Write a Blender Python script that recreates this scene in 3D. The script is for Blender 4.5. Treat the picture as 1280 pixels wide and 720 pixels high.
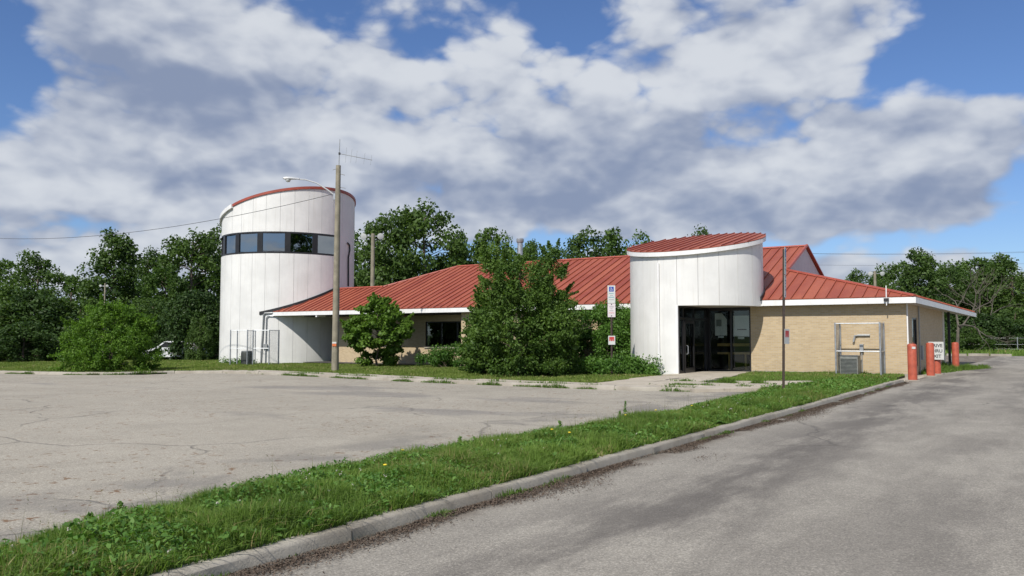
import bpy, bmesh, math, random
import numpy as np
from mathutils import Vector, Matrix

for o in list(bpy.data.objects): bpy.data.objects.remove(o)
S = bpy.context.scene
COL = S.collection
PI = math.pi
R_ = math.radians

# ------------------------------------------------------------------ camera
F = 1020.0; HOR = 420.0; CH = 1.6                 # focal length in px of a 1280 wide frame, horizon row, eye height
PITCH = math.atan((HOR - 360) / F)
cam = bpy.data.cameras.new('camera'); camo = bpy.data.objects.new('camera', cam); COL.objects.link(camo)
cam.sensor_width = 36; cam.lens = F / 1280 * 36; cam.clip_start = .05; cam.clip_end = 4000
camo.location = (0, 0, CH); camo.rotation_euler = (PI / 2 + PITCH, 0, 0)
S.camera = camo
S.render.resolution_x = 1024; S.render.resolution_y = 576
S.view_settings.view_transform = 'Standard'; S.view_settings.look = 'None'
S.view_settings.gamma = 1; S.view_settings.use_curve_mapping = False
S.view_settings.exposure = 0.0

# ------------------------------------------------------------------ node helper
class NT:
    def __init__(s, tree): s.t = tree; s.n = tree.nodes; s.l = tree.links
    def node(s, typ, **kw):
        n = s.n.new(typ)
        for k, v in kw.items(): setattr(n, k, v)
        return n
    def set(s, sock, v):
        if v is None: return
        if isinstance(v, bpy.types.NodeSocket): s.l.new(v, sock)
        else:
            if sock.type == 'RGBA' and len(v) == 3: v = (*v, 1)
            sock.default_value = v
    def m(s, op, a, b=None, c=None, clamp=False):
        n = s.node('ShaderNodeMath', operation=op, use_clamp=clamp)
        for i, v in enumerate((a, b, c)): s.set(n.inputs[i], v)
        return n.outputs[0]
    def vm(s, op, a, b=None):
        n = s.node('ShaderNodeVectorMath', operation=op)
        s.set(n.inputs[0], a); s.set(n.inputs[1], b)
        return n.outputs['Value'] if op in ('DOT_PRODUCT', 'LENGTH') else n.outputs[0]
    def mix(s, f, a, b, blend='MIX'):
        n = s.node('ShaderNodeMix', data_type='RGBA', blend_type=blend)
        s.set(n.inputs[0], f); s.set(n.inputs[6], a); s.set(n.inputs[7], b)
        return n.outputs[2]
    def noise(s, vec, scale, detail=3, rough=.5, dist=0.):
        n = s.node('ShaderNodeTexNoise')
        s.set(n.inputs['Vector'], vec); n.inputs['Scale'].default_value = scale
        n.inputs['Detail'].default_value = detail; n.inputs['Roughness'].default_value = rough
        n.inputs['Distortion'].default_value = dist
        return n.outputs['Fac']
    def ss(s, v, lo, hi):
        n = s.node('ShaderNodeMapRange', interpolation_type='SMOOTHSTEP')
        s.set(n.inputs[0], v); n.inputs[1].default_value = lo; n.inputs[2].default_value = hi
        return n.outputs[0]
    def sep(s, v):
        n = s.node('ShaderNodeSeparateXYZ'); s.set(n.inputs[0], v); return n.outputs
    def comb(s, x, y, z):
        n = s.node('ShaderNodeCombineXYZ')
        for i, v in enumerate((x, y, z)): s.set(n.inputs[i], v)
        return n.outputs[0]
    def pos(s): return s.node('ShaderNodeNewGeometry').outputs['Position']
    def objc(s): return s.node('ShaderNodeTexCoord').outputs['Object']
    def bump(s, h, strength, dist=.02):
        n = s.node('ShaderNodeBump'); n.inputs['Strength'].default_value = strength
        n.inputs['Distance'].default_value = dist; s.set(n.inputs['Height'], h); return n.outputs[0]

# ------------------------------------------------------------------ world: daylight sky with cumulus
SUN_AZ, SUN_EL = 208.0, 46.0                       # clockwise from +Y, above horizon
def pix_azel(px, py):
    x = (px - 640) / F; y = (360 - py) / F
    d = Vector((x, math.cos(PITCH) - y * math.sin(PITCH), math.sin(PITCH) + y * math.cos(PITCH))).normalized()
    return math.atan2(d.x, d.y), math.asin(d.z)
w = bpy.data.worlds.new('World'); S.world = w; w.use_nodes = True
w.cycles.sampling_method = 'MANUAL'; w.cycles.sample_map_resolution = 512
nt = NT(w.node_tree); nt.n.clear()
sky = nt.node('ShaderNodeTexSky', sky_type='NISHITA', sun_disc=False)
sky.sun_elevation = R_(SUN_EL); sky.sun_rotation = R_(SUN_AZ); sky.air_density = 1.0; sky.dust_density = .25; sky.ozone_density = 2.5
SKY_STR = 0.10
D = nt.node('ShaderNodeTexCoord').outputs['Generated']
dx, dy, dz = nt.sep(D)
az = nt.m('ARCTAN2', dx, dy); el = nt.m('ARCSINE', dz)
def blob(px, py, sx, sy, wgt):
    a0, e0 = pix_azel(px, py)
    u = nt.m('DIVIDE', nt.m('SUBTRACT', az, a0), sx / F); v = nt.m('DIVIDE', nt.m('SUBTRACT', el, e0), sy / F)
    r2 = nt.m('ADD', nt.m('MULTIPLY', u, u), nt.m('MULTIPLY', v, v))
    return nt.m('MULTIPLY', nt.m('EXPONENT', nt.m('MULTIPLY', r2, -1.)), wgt)
def total(items):
    acc = None
    for it in items:
        b = blob(*it); acc = b if acc is None else nt.m('ADD', acc, b)
    return acc
# clear gaps (negative) and heavy masses (positive), where the photograph shows them
cover = total([(-20, 80, 60, 130, -.32), (415, 8, 70, 36, -.14), (545, 62, 50, 30, -.09), (715, 22, 50, 40, -.15), (1265, 50, 120, 90, -.28), (1090, 110, 40, 30, -.08), (1180, 150, 130, 36, .16), (1060, 70, 80, 50, .10),
               (1110, 306, 130, 16, -.16), (220, 292, 140, 14, -.10), (830, 305, 120, 16, -.08),
               (190, 90, 190, 130, .15), (180, 25, 150, 60, .10), (660, 150, 240, 110, .10), (920, 50, 150, 70, .15), (1060, 225, 220, 60, .17), (1200, 170, 120, 50, .13), (330, 225, 460, 60, .12), (720, 260, 260, 36, .16), (1180, 352, 260, 30, .16), (60, 330, 200, 30, .14)])
dark = total([(225, 135, 140, 60, .52), (150, 40, 120, 60, .16), (800, 185, 170, 38, .50), (1060, 270, 170, 32, .55), (330, 222, 300, 26, .16), (640, 282, 240, 26, .18), (700, 205, 120, 36, .22), (1190, 215, 90, 20, .2)])
white = total([(620, 110, 110, 60, .22), (800, 60, 160, 50, .10), (1010, 190, 110, 26, .20), (500, 170, 170, 40, .12), (120, 245, 90, 20, .25), (900, 110, 120, 50, .08)])
def density(shift, fd):
    v = nt.comb(dx, dy, nt.m('MULTIPLY_ADD', dz, 1.75, shift))
    warp = nt.node('ShaderNodeTexNoise'); nt.set(warp.inputs['Vector'], v); warp.inputs['Scale'].default_value = 9.; warp.inputs['Detail'].default_value = 3
    off = nt.vm('SCALE', nt.vm('SUBTRACT', warp.outputs['Color'], (.5, .5, .5)), None); off.node.inputs['Scale'].default_value = .045
    v = nt.vm('ADD', v, off)
    big = nt.noise(v, 3.0, 2, .45)
    mid = nt.noise(v, 8.0, fd, .53)
    vo = nt.node('ShaderNodeTexVoronoi', feature='F1'); nt.set(vo.inputs['Vector'], v); vo.inputs['Scale'].default_value = 13.
    vo.inputs['Detail'].default_value = 2.; vo.inputs['Roughness'].default_value = .55
    puff = nt.m('SUBTRACT', .62, vo.outputs['Distance'])
    return nt.m('ADD', nt.m('ADD', nt.m('MULTIPLY', big, .50), nt.m('MULTIPLY', mid, .50)), nt.m('MULTIPLY', puff, .20))
d0 = density(0.0, 7); d1 = density(.06, 4)
dens = nt.m('ADD', d0, cover)
alpha = nt.ss(dens, .365, .51)
thick = nt.ss(dens, .48, .9)
e1 = nt.m('SUBTRACT', d0, d1)   # thinner above: a sunlit top; thicker above: a base
lit = nt.m('MULTIPLY_ADD', e1, 2.7, .60)
lit = nt.m('ADD', lit, nt.m('MULTIPLY', thick, -.16))
lit = nt.m('ADD', nt.m('SUBTRACT', lit, dark), white)
lit = nt.ss(lit, -.15, 1.05)
ccol = nt.mix(lit, (.275, .335, .48), (.74, .775, .83))
skyc = nt.vm('SCALE', sky.outputs[0], None); skyn = skyc.node; skyn.inputs['Scale'].default_value = SKY_STR
skyc = nt.mix(1.0, skyn.outputs[0], (.76, .91, 1.20), 'MULTIPLY')
below = nt.ss(dz, -.02, .05)
alpha = nt.m('MULTIPLY', alpha, nt.m('MULTIPLY_ADD', below, .75, .25))
allc = nt.mix(nt.m('MULTIPLY', alpha, .96), skyc, ccol)
bg = nt.node('ShaderNodeBackground'); nt.set(bg.inputs[0], allc); bg.inputs[1].default_value = 0.92
wo = nt.node('ShaderNodeOutputWorld'); nt.l.new(bg.outputs[0], wo.inputs[0])

sl = bpy.data.lights.new('sun', 'SUN'); sl.energy = 4.7; sl.angle = R_(.53); sl.color = (1, .955, .88)
sun = bpy.data.objects.new('sun', sl); COL.objects.link(sun); sun.location = (0, -40, 60)
sdir = Vector((math.sin(R_(SUN_AZ)) * math.cos(R_(SUN_EL)), math.cos(R_(SUN_AZ)) * math.cos(R_(SUN_EL)), math.sin(R_(SUN_EL))))
sun.rotation_euler = sdir.to_track_quat('Z', 'Y').to_euler()

# ------------------------------------------------------------------ place geometry: the building's own grid
YAW = R_(33.55)
P0 = np.array([15.2571, 31.5873])                   # front right corner of the brick wing
UL = np.array([-math.cos(YAW), math.sin(YAW)])      # along the front, to the left
VB = np.array([math.sin(YAW), math.cos(YAW)])       # into the depth
def zslope(a): return -.005 * np.clip(a, 0, 50)
def W(a, b, z=0.): q = P0 + a * UL + b * VB; return Vector((q[0], q[1], z))
def loc(x, y): d = np.array([x, y]) - P0; return float(d @ UL), float(d @ VB)
def zg(x, y): return float(zslope(loc(x, y)[0]))
def WG(a, b, dz=0.): return W(a, b, float(zslope(a)) + dz)
def ray(px, py):
    x = (px - 640) / F; y = (360 - py) / F
    return np.array([x, math.cos(PITCH) - y * math.sin(PITCH), math.sin(PITCH) + y * math.cos(PITCH)])
def G(px, py):                                      # pixel where a thing meets the ground -> point on the ground
    z = 0.
    for i in range(6):
        r = ray(px, py); t = (z - CH) / r[2]; p = r * t; z = zg(p[0], p[1])
    return Vector((p[0], p[1], z))
def at_depth(px, py, Y):
    r = ray(px, py); t = Y / r[1]; return Vector((r[0] * t, Y, CH + r[2] * t))

# ------------------------------------------------------------------ mesh helpers
def link(name, me, mat=None, parent=None):
    o = bpy.data.objects.new(name, me); COL.objects.link(o)
    if mat is not None and me is not None and not me.materials: me.materials.append(mat)
    if parent is not None: o.parent = parent
    return o
def tag(o, label=None, cat=None, group=None, kind=None):
    if label: o['label'] = label
    if cat: o['category'] = cat
    if group: o['group'] = group
    if kind: o['kind'] = kind
    return o
def empty(name, loc_=(0, 0, 0), rz=0., label=None, cat=None, group=None, kind=None):
    o = bpy.data.objects.new(name, None); COL.objects.link(o); o.empty_display_size = .3
    o.location = loc_; o.rotation_euler = (0, 0, rz)
    return tag(o, label, cat, group, kind)
def copy_tree(o, parent=None):
    c = o.copy(); COL.objects.link(c)
    if parent is not None: c.parent = parent
    for ch in list(o.children): copy_tree(ch, c)
    return c
def np_mesh(name, V, Fc, val=None, smooth=False):
    V = np.asarray(V, np.float32); Fc = np.asarray(Fc, np.int32); k = Fc.shape[1]
    me = bpy.data.meshes.new(name)
    me.vertices.add(len(V)); me.vertices.foreach_set('co', V.ravel())
    me.loops.add(Fc.size); me.loops.foreach_set('vertex_index', Fc.ravel())
    me.polygons.add(len(Fc)); me.polygons.foreach_set('loop_start', np.arange(0, Fc.size, k, dtype=np.int32))
    if val is not None:
        at = me.attributes.new('v', 'FLOAT', 'FACE'); at.data.foreach_set('value', np.asarray(val, np.float32))
    me.update(calc_edges=True)
    if smooth: me.polygons.foreach_set('use_smooth', np.ones(len(Fc), bool))
    return me
class MB:
    def __init__(s): s.v = []; s.f = []
    def add(s, vs, fs):
        o = len(s.v); s.v += [tuple(p) for p in vs]; s.f += [tuple(i + o for i in f) for f in fs]; return s
    def box(s, x0, x1, y0, y1, z0, z1):
        if x0 > x1: x0, x1 = x1, x0
        if y0 > y1: y0, y1 = y1, y0
        v = [(x0, y0, z0), (x1, y0, z0), (x1, y1, z0), (x0, y1, z0), (x0, y0, z1), (x1, y0, z1), (x1, y1, z1), (x0, y1, z1)]
        return s.add(v, [(3, 2, 1, 0), (4, 5, 6, 7), (0, 1, 5, 4), (1, 2, 6, 5), (2, 3, 7, 6), (3, 0, 4, 7)])
    def tube(s, pts, rad, n=8, cap=True):
        pts = [Vector(p) for p in pts]; k = len(pts)
        if not hasattr(rad, '__len__'): rad = [rad] * k
        o = len(s.v); up = None
        for i, p in enumerate(pts):
            d = (pts[min(i + 1, k - 1)] - pts[max(i - 1, 0)]).normalized()
            if up is None: up = d.orthogonal().normalized()
            up = (up - d * up.dot(d)); up = up.normalized() if up.length > 1e-6 else d.orthogonal().normalized()
            sd = d.cross(up)
            for j in range(n):
                a = 2 * PI * j / n; s.v.append(tuple(p + (up * math.cos(a) + sd * math.sin(a)) * rad[i]))
        for i in range(k - 1):
            for j in range(n):
                a = o + i * n + j; b = o + i * n + (j + 1) % n
                s.f.append((a, b, b + n, a + n))
        if cap:
            s.f.append(tuple(o + j for j in range(n))[::-1]); s.f.append(tuple(o + (k - 1) * n + j for j in range(n)))
        return s
    def prism(s, poly, off):                         # a flat polygon of 3-D points pushed along off
        n = len(poly); off = Vector(off); P = [Vector(p) for p in poly]
        return s.add(P + [p + off for p in P], [tuple(range(n))[::-1], tuple(range(n, 2 * n))] + [(i, (i + 1) % n, n + (i + 1) % n, n + i) for i in range(n)])
    def lathe(s, prof, n=16, c=(0, 0)):
        o = len(s.v); k = len(prof)
        for r, z in prof:
            for j in range(n):
                a = 2 * PI * j / n; s.v.append((c[0] + r * math.cos(a), c[1] + r * math.sin(a), z))
        for i in range(k - 1):
            for j in range(n):
                a = o + i * n + j; b = o + i * n + (j + 1) % n; s.f.append((a, b, b + n, a + n))
        s.f.append(tuple(o + j for j in range(n))[::-1]); s.f.append(tuple(o + (k - 1) * n + j for j in range(n)))
        return s
    def build(s, name, mat, parent=None, bevel=0., smooth=False, fix=True):
        me = bpy.data.meshes.new(name); me.from_pydata(s.v, [], s.f)
        if fix or bevel:
            bm = bmesh.new(); bm.from_mesh(me)
            bmesh.ops.recalc_face_normals(bm, faces=bm.faces)
            if bevel: bmesh.ops.bevel(bm, geom=[e for e in bm.edges if e.calc_face_angle(0) > .5], offset=bevel, segments=2, affect='EDGES', profile=.6)
            bm.to_mesh(me); bm.free()
        if smooth:
            me.polygons.foreach_set('use_smooth', np.ones(len(me.polygons), bool))
            me.set_sharp_from_angle(angle=R_(40))
        me.update()
        return link(name, me, mat, parent)

# ------------------------------------------------------------------ materials
def new_mat(name):
    m = bpy.data.materials.new(name); m.use_nodes = True
    t = NT(m.node_tree); p = t.n['Principled BSDF']; return m, t, p
def simple(name, col, rough=.55, metal=0., var=.10, scale=2.5, bump=0., bscale=40., spec=.5, streak=0., dirt=None, coords='pos'):
    m, t, p = new_mat(name); c = t.pos() if coords == 'pos' else t.objc()
    n = t.noise(c, scale, 5, .6)
    a = tuple(x * (1 - var) for x in col); b = tuple(min(1, x * (1 + var)) for x in col)
    cc = t.mix(t.ss(n, .3, .7), a, b)
    if streak:
        x, y, z = t.sep(c)
        sv = t.comb(t.m('MULTIPLY', x, 9.), t.m('MULTIPLY', y, 9.), t.m('MULTIPLY', z, .35))
        sn = t.ss(t.noise(sv, 1., 4, .6), .5, .8)
        cc = t.mix(t.m('MULTIPLY', sn, streak), cc, dirt or (.30, .27, .24))
    t.set(p.inputs['Base Color'], cc)
    t.set(p.inputs['Roughness'], t.m('MULTIPLY_ADD', n, .2, rough - .1))
    p.inputs['Metallic'].default_value = metal; p.inputs['Specular IOR Level'].default_value = spec
    if bump: t.set(p.inputs['Normal'], t.bump(t.noise(c, bscale, 4, .6), bump))
    return m
MT = {}
MT['white_panel'] = simple('white_panel', (.735, .728, .70), .5, var=.06, scale=.8, streak=.32, dirt=(.52, .485, .43), bump=.12, bscale=1.6)
MT['white_trim'] = simple('white_trim', (.78, .775, .76), .5, var=.05, scale=3, streak=.25, dirt=(.45, .40, .36))
MT['joint'] = simple('panel_joint', (.42, .40, .38), .8, var=.1)
MT['gable'] = simple('gable_panel', (.60, .58, .59), .6, var=.05, streak=.15)
MT['red_trim'] = simple('red_trim', (.33, .072, .046), .45, var=.12)
MT['soffit'] = simple('soffit', (.50, .46, .40), .7, var=.08)
MT['black_frame'] = simple('black_frame', (.018, .017, .018), .35, var=.2)
MT['black'] = simple('black_rubber', (.02, .02, .022), .6, var=.2)
MT['galv'] = simple('galvanised_steel', (.42, .44, .46), .42, metal=.6, var=.15, scale=9)
MT['grey_metal'] = simple('grey_metal', (.33, .34, .34), .5, metal=.3, var=.12, scale=6)
MT['ac_metal'] = simple('condenser_metal', (.23, .235, .215), .5, metal=.2, var=.15, scale=6)
MT['ac_dark'] = simple('condenser_dark', (.055, .062, .055), .55, metal=.1, var=.2, scale=6)
MT['brown_post'] = simple('brown_post', (.045, .030, .022), .7, metal=.0, var=.3, scale=6)
MT['bollard'] = simple('bollard_paint', (.40, .085, .046), .5, var=.16, scale=5, streak=.25, dirt=(.30, .06, .04))
MT['pole_wood'] = simple('pole_wood', (.25, .225, .165), .85, var=.2, scale=3, streak=.7, dirt=(.13, .115, .085), bump=.3, bscale=12)
MT['sign_white'] = simple('sign_white', (.58, .59, .57), .4, var=.06, scale=8, streak=.12)
MT['sign_pink'] = simple('sign_faded', (.66, .60, .61), .45, var=.06, scale=8)
MT['sign_blue'] = simple('sign_blue', (.025, .07, .36), .4, var=.1)
MT['sign_teal'] = simple('sign_teal', (.10, .33, .36), .45, var=.1)
MT['sign_red'] = simple('sign_red', (.50, .05, .05), .45, var=.1)
MT['sign_faded_red'] = simple('sign_faded_red', (.55, .26, .27), .45, var=.1)
MT['ink'] = simple('sign_ink', (.03, .03, .035), .5, var=.1)
MT['paper'] = simple('paper', (.82, .83, .82), .7, var=.05)
MT['ochre'] = simple('ochre_wood', (.62, .42, .14), .5, var=.12)
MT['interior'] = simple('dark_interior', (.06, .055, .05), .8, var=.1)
MT['lamp_grey'] = simple('lamp_grey', (.55, .56, .56), .4, metal=.2, var=.08)
MT['lens'] = simple('lamp_lens', (.62, .64, .62), .25, var=.05)
MT['car_white'] = simple('car_paint', (.75, .76, .77), .25, var=.03)
MT['tyre'] = simple('tyre', (.02, .02, .02), .8, var=.2)
MT['wire'] = simple('wire', (.06, .06, .065), .6, var=.1)
MT['orange_tag'] = simple('orange_tag', (.62, .16, .05), .5, var=.1)
MT['bark'] = simple('bark', (.13, .10, .075), .9, var=.3, scale=5, bump=.5, bscale=14)
MT['pale_bark'] = simple('pale_bark', (.105, .092, .072), .9, var=.25, scale=4, bump=.5, bscale=10)
MT['debris'] = simple('debris', (.10, .072, .052), .9, var=.5, scale=30)

def glass_mat(name, refl, tint):
    m, t, p = new_mat(name); t.n.remove(p)
    tr = t.node('ShaderNodeBsdfTransparent'); t.set(tr.inputs[0], tint)
    gl = t.node('ShaderNodeBsdfGlossy'); gl.inputs['Roughness'].default_value = .015; t.set(gl.inputs[0], (.86, .92, .95))
    t.set(gl.inputs['Normal'], t.bump(t.noise(t.pos(), .9, 2), .05, .05))
    fr = t.node('ShaderNodeFresnel'); fr.inputs[0].default_value = 1.5
    f = t.m('ADD', t.m('MULTIPLY', fr.outputs[0], 1.), refl, clamp=True)
    mx = t.node('ShaderNodeMixShader'); t.set(mx.inputs[0], f)
    t.l.new(tr.outputs[0], mx.inputs[1]); t.l.new(gl.outputs[0], mx.inputs[2])
    t.l.new(mx.outputs[0], t.n['Material Output'].inputs[0]); return m
MT['glass'] = glass_mat('window_glass', .0, (.80, .83, .81))
MT['tower_glass'] = glass_mat('tinted_glass', .30, (.10, .11, .11))

def brick_mat():
    m, t, p = new_mat('tan_brick'); x, y, z = t.sep(t.objc())
    b = t.node('ShaderNodeTexBrick'); b.offset = .5
    t.set(b.inputs['Vector'], t.comb(t.m('ADD', x, y), z, 0.))
    t.set(b.inputs['Color1'], (.43, .318, .182)); t.set(b.inputs['Color2'], (.52, .40, .238)); t.set(b.inputs['Mortar'], (.46, .40, .31))
    b.inputs['Scale'].default_value = 1.; b.inputs['Brick Width'].default_value = .20; b.inputs['Row Height'].default_value = .068
    b.inputs['Mortar Size'].default_value = .008; b.inputs['Bias'].default_value = 0.
    n = t.noise(t.pos(), 1.3, 5, .6); n2 = t.noise(t.comb(t.m('ADD', x, y), t.m('MULTIPLY', z, 6.), 0.), 1.6, 3)
    c = t.mix(t.m('MULTIPLY', t.ss(n, .45, .8), .28), b.outputs[0], (.36, .27, .17))
    c = t.mix(t.m('MULTIPLY', t.ss(n2, .5, .75), .2), c, (.62, .50, .33))
    foot = t.m('MULTIPLY', t.m('SUBTRACT', 1., t.ss(z, .0, .35)), t.ss(t.noise(t.pos(), 2.2, 4), .45, .65))
    c = t.mix(t.m('MULTIPLY', foot, .55), c, (.30, .27, .22))
    t.set(p.inputs['Base Color'], c); p.inputs['Roughness'].default_value = .85
    t.set(p.inputs['Normal'], t.bump(b.outputs['Fac'], -.35, .01)); return m
MT['brick'] = brick_mat()

def roof_mat():
    m, t, p = new_mat('red_metal_roof'); c = t.pos(); oi = t.node('ShaderNodeObjectInfo')
    n = t.noise(c, .7, 6, .65); k = t.m('MULTIPLY_ADD', oi.outputs['Random'], .35, t.m('MULTIPLY', n, .65))
    k = t.m('ADD', k, t.m('MULTIPLY_ADD', t.noise(t.comb(t.sep(t.objc())[0], t.m('MULTIPLY', t.sep(t.objc())[1], .18), 0.), 2.4, 4, .6), .5, -.25))
    cc = t.mix(t.ss(k, .2, .75), (.245, .052, .030), (.335, .092, .051))
    cc = t.mix(t.m('MULTIPLY', t.ss(t.noise(c, 5., 6, .7), .62, .75), .30), cc, (.22, .085, .062))
    t.set(p.inputs['Base Color'], cc); t.set(p.inputs['Roughness'], t.m('MULTIPLY_ADD', n, .2, .38)); p.inputs['Specular IOR Level'].default_value = .4
    t.set(p.inputs['Normal'], t.bump(t.noise(c, 2.2, 2), .10, .03)); return m
MT['roof'] = roof_mat()

def ab_of(t):                                        # ground coordinates along the kerb and across it
    x, y, z = t.sep(t.pos())
    X = t.m('SUBTRACT', x, float(P0[0])); Y = t.m('SUBTRACT', y, float(P0[1]))
    a = t.m('ADD', t.m('MULTIPLY', X, float(UL[0])), t.m('MULTIPLY', Y, float(UL[1])))
    b = t.m('ADD', t.m('MULTIPLY', X, float(VB[0])), t.m('MULTIPLY', Y, float(VB[1])))
    return a, b
def asphalt(name, c0, c1, lot):
    m, t, p = new_mat(name); P = t.pos(); a, b = ab_of(t)
    big = t.noise(P, .22, 5, .6); mid = t.noise(P, 1.4, 6, .65); grit = t.noise(P, 70., 2, .8); grit2 = t.noise(P, 17., 5, .75)
    c = t.mix(t.ss(t.m('MULTIPLY_ADD', big, .6, t.m('MULTIPLY', mid, .4)), .34, .66), c0, c1)
    vs_ = t.node('ShaderNodeTexVoronoi'); vs_.inputs['Scale'].default_value = 75.; t.set(vs_.inputs['Vector'], P)
    cell = t.sep(vs_.outputs['Color'])[0]
    c = t.mix(t.m('MULTIPLY', t.ss(grit, .45, .70), .50), c, tuple(min(1, x * 1.8) for x in c1))
    c = t.mix(t.m('MULTIPLY', t.ss(cell, .76, .98), .36), c, tuple(min(.8, x * 1.9) for x in c1))
    c = t.mix(t.m('MULTIPLY', t.ss(t.m('SUBTRACT', 1., cell), .74, .98), .36), c, tuple(x * .40 for x in c0))
    c = t.mix(t.m('MULTIPLY', t.ss(grit2, .52, .70), .26), c, tuple(x * .5 for x in c0))
    # long stains running with the traffic
    sv = t.comb(t.m('MULTIPLY', a, 1.), t.m('MULTIPLY', b, .18), 0.)
    st = t.ss(t.noise(sv, .9 if not lot else .55, 5, .62), .54, .72)
    c = t.mix(t.m('MULTIPLY', st, .30 if not lot else .22), c, tuple(x * .45 for x in c0))
    if not lot:
        u = t.m('DIVIDE', t.m('ADD', a, 1.75), .95); lane = t.m('EXPONENT', t.m('MULTIPLY', t.m('MULTIPLY', u, u), -1.))
        u2 = t.m('DIVIDE', t.m('ADD', a, 3.9), .8); lane2 = t.m('MULTIPLY', t.m('EXPONENT', t.m('MULTIPLY', t.m('MULTIPLY', u2, u2), -1.)), .55)
        ln = t.m('MULTIPLY', t.m('ADD', lane, lane2), t.ss(t.noise(t.comb(a, t.m('MULTIPLY', b, .28), 3.), 1.1, 7, .66), .38, .60))
        c = t.mix(t.m('MULTIPLY', ln, .66, clamp=True), c, (.064, .056, .052))
        k = t.m('MULTIPLY', t.ss(t.m('ADD', a, t.m('MULTIPLY', b, .0095)), -.78, -.40), t.ss(t.noise(P, 2.2, 5, .6), .32, .55))
        c = t.mix(t.m('MULTIPLY', k, .8), c, (.095, .070, .050))
    else:
        sp = t.noise(t.comb(t.m('MULTIPLY', a, 1.), t.m('MULTIPLY', b, 1.), 7.), 8.5, 3, .6)
        patch = t.ss(t.noise(P, .35, 3), .40, .54)
        c = t.mix(t.m('MULTIPLY', t.m('MULTIPLY', t.ss(sp, .615, .66), patch), .85), c, (.16, .085, .038))
        gp = t.ss(t.noise(t.comb(t.m('MULTIPLY', a, .4), b, 2.), .33, 4, .55), .58, .68)
        c = t.mix(t.m('MULTIPLY', gp, .42), c, (.12, .115, .12))
        edge = t.m('MULTIPLY', t.m('SUBTRACT', 1., t.ss(a, 2.8, 5.6)), t.ss(t.noise(P, .8, 5), .44, .62))
        c = t.mix(t.m('MULTIPLY', edge, .5), c, (.11, .105, .105))
    # cracks
    vo = t.node('ShaderNodeTexVoronoi', feature='DISTANCE_TO_EDGE'); vo.inputs['Scale'].default_value = .19 if lot else .14
    nz = t.node('ShaderNodeTexNoise'); nz.inputs['Scale'].default_value = .8; nz.inputs['Detail'].default_value = 5; t.set(nz.inputs['Vector'], P)
    t.set(vo.inputs['Vector'], t.vm('ADD', P, nz.outputs['Color']))
    cr = t.m('SUBTRACT', 1., t.ss(vo.outputs[0], .0, .010 if lot else .006))
    cr = t.m('MULTIPLY', cr, t.ss(t.noise(P, .5, 2), .42, .55))
    c = t.mix(t.m('MULTIPLY', cr, .38), c, (.06, .055, .05))
    t.set(p.inputs['Base Color'], c); p.inputs['Roughness'].default_value = .88; p.inputs['Specular IOR Level'].default_value = .3
    h = t.m('ADD', t.m('MULTIPLY', grit, .6), t.m('MULTIPLY', cr, -1.2))
    t.set(p.inputs['Normal'], t.bump(h, .8, .016)); return m
MT['lot'] = asphalt('aged_lot_asphalt', (.256, .232, .190), (.342, .312, .258), True)
MT['road'] = asphalt('lane_asphalt', (.212, .194, .166), (.294, .271, .231), False)
def concrete_mat(name, c0, c1):
    m, t, p = new_mat(name); P = t.pos()
    n = t.noise(P, 1.1, 6, .65); g = t.noise(P, 60., 3, .7)
    c = t.mix(t.ss(n, .3, .7), c0, c1); c = t.mix(t.m('MULTIPLY', t.ss(g, .55, .75), .4), c, tuple(x * .55 for x in c0))
    c = t.mix(t.m('MULTIPLY', t.ss(t.noise(P, 4., 5, .7), .56, .7), .45), c, (.15, .13, .10))
    t.set(p.inputs['Base Color'], c); p.inputs['Roughness'].default_value = .85
    t.set(p.inputs['Normal'], t.bump(t.m('ADD', g, t.noise(P, 9., 4)), .5, .012)); return m
MT['kerb'] = concrete_mat('kerb_concrete', (.27, .24, .195), (.38, .35, .295))
MT['walk'] = concrete_mat('pavement_concrete', (.36, .315, .25), (.46, .41, .335))
def soil_mat(name, g0, g1, soil, mix):
    m, t, p = new_mat(name); P = t.pos()
    n = t.noise(P, .35, 5, .6); f = t.noise(P, 7., 5, .7)
    c = t.mix(f, g0, g1); c = t.mix(t.m('MULTIPLY', t.ss(t.m('MULTIPLY_ADD', n, .6, t.m('MULTIPLY', f, .4)), .42, .60), mix), c, soil)
    t.set(p.inputs['Base Color'], c); p.inputs['Roughness'].default_value = .95; p.inputs['Specular IOR Level'].default_value = .1
    t.set(p.inputs['Normal'], t.bump(f, .9, .06)); return m
MT['ground'] = soil_mat('rough_grass_ground', (.035, .075, .016), (.085, .14, .035), (.12, .10, .06), .35)
MT['soil'] = soil_mat('verge_soil', (.030, .052, .016), (.07, .09, .03), (.075, .058, .038), .8)

def leaf_mat(name, dark_, light_, trans=.35, tl=None, rough=.5, dry=None):
    m, t, p = new_mat(name)
    at = t.node('ShaderNodeAttribute', attribute_name='v'); oi = t.node('ShaderNodeObjectInfo')
    f = t.m('ADD', at.outputs['Fac'], t.m('MULTIPLY_ADD', oi.outputs['Random'], .3, -.15), clamp=True)
    c = t.mix(f, dark_, light_)
    if dry: c = t.mix(t.ss(at.outputs['Fac'], .96, .99), c, dry)
    t.set(p.inputs['Base Color'], c); p.inputs['Roughness'].default_value = rough; p.inputs['Specular IOR Level'].default_value = .2
    tb = t.node('ShaderNodeBsdfTranslucent'); t.set(tb.inputs[0], t.mix(1., c, tl or (1.5, 1.7, .5), 'MULTIPLY'))
    mx = t.node('ShaderNodeMixShader'); mx.inputs[0].default_value = trans
    t.l.new(p.outputs[0], mx.inputs[1]); t.l.new(tb.outputs[0], mx.inputs[2]); t.l.new(mx.outputs[0], t.n['Material Output'].inputs[0]); return m
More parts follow.
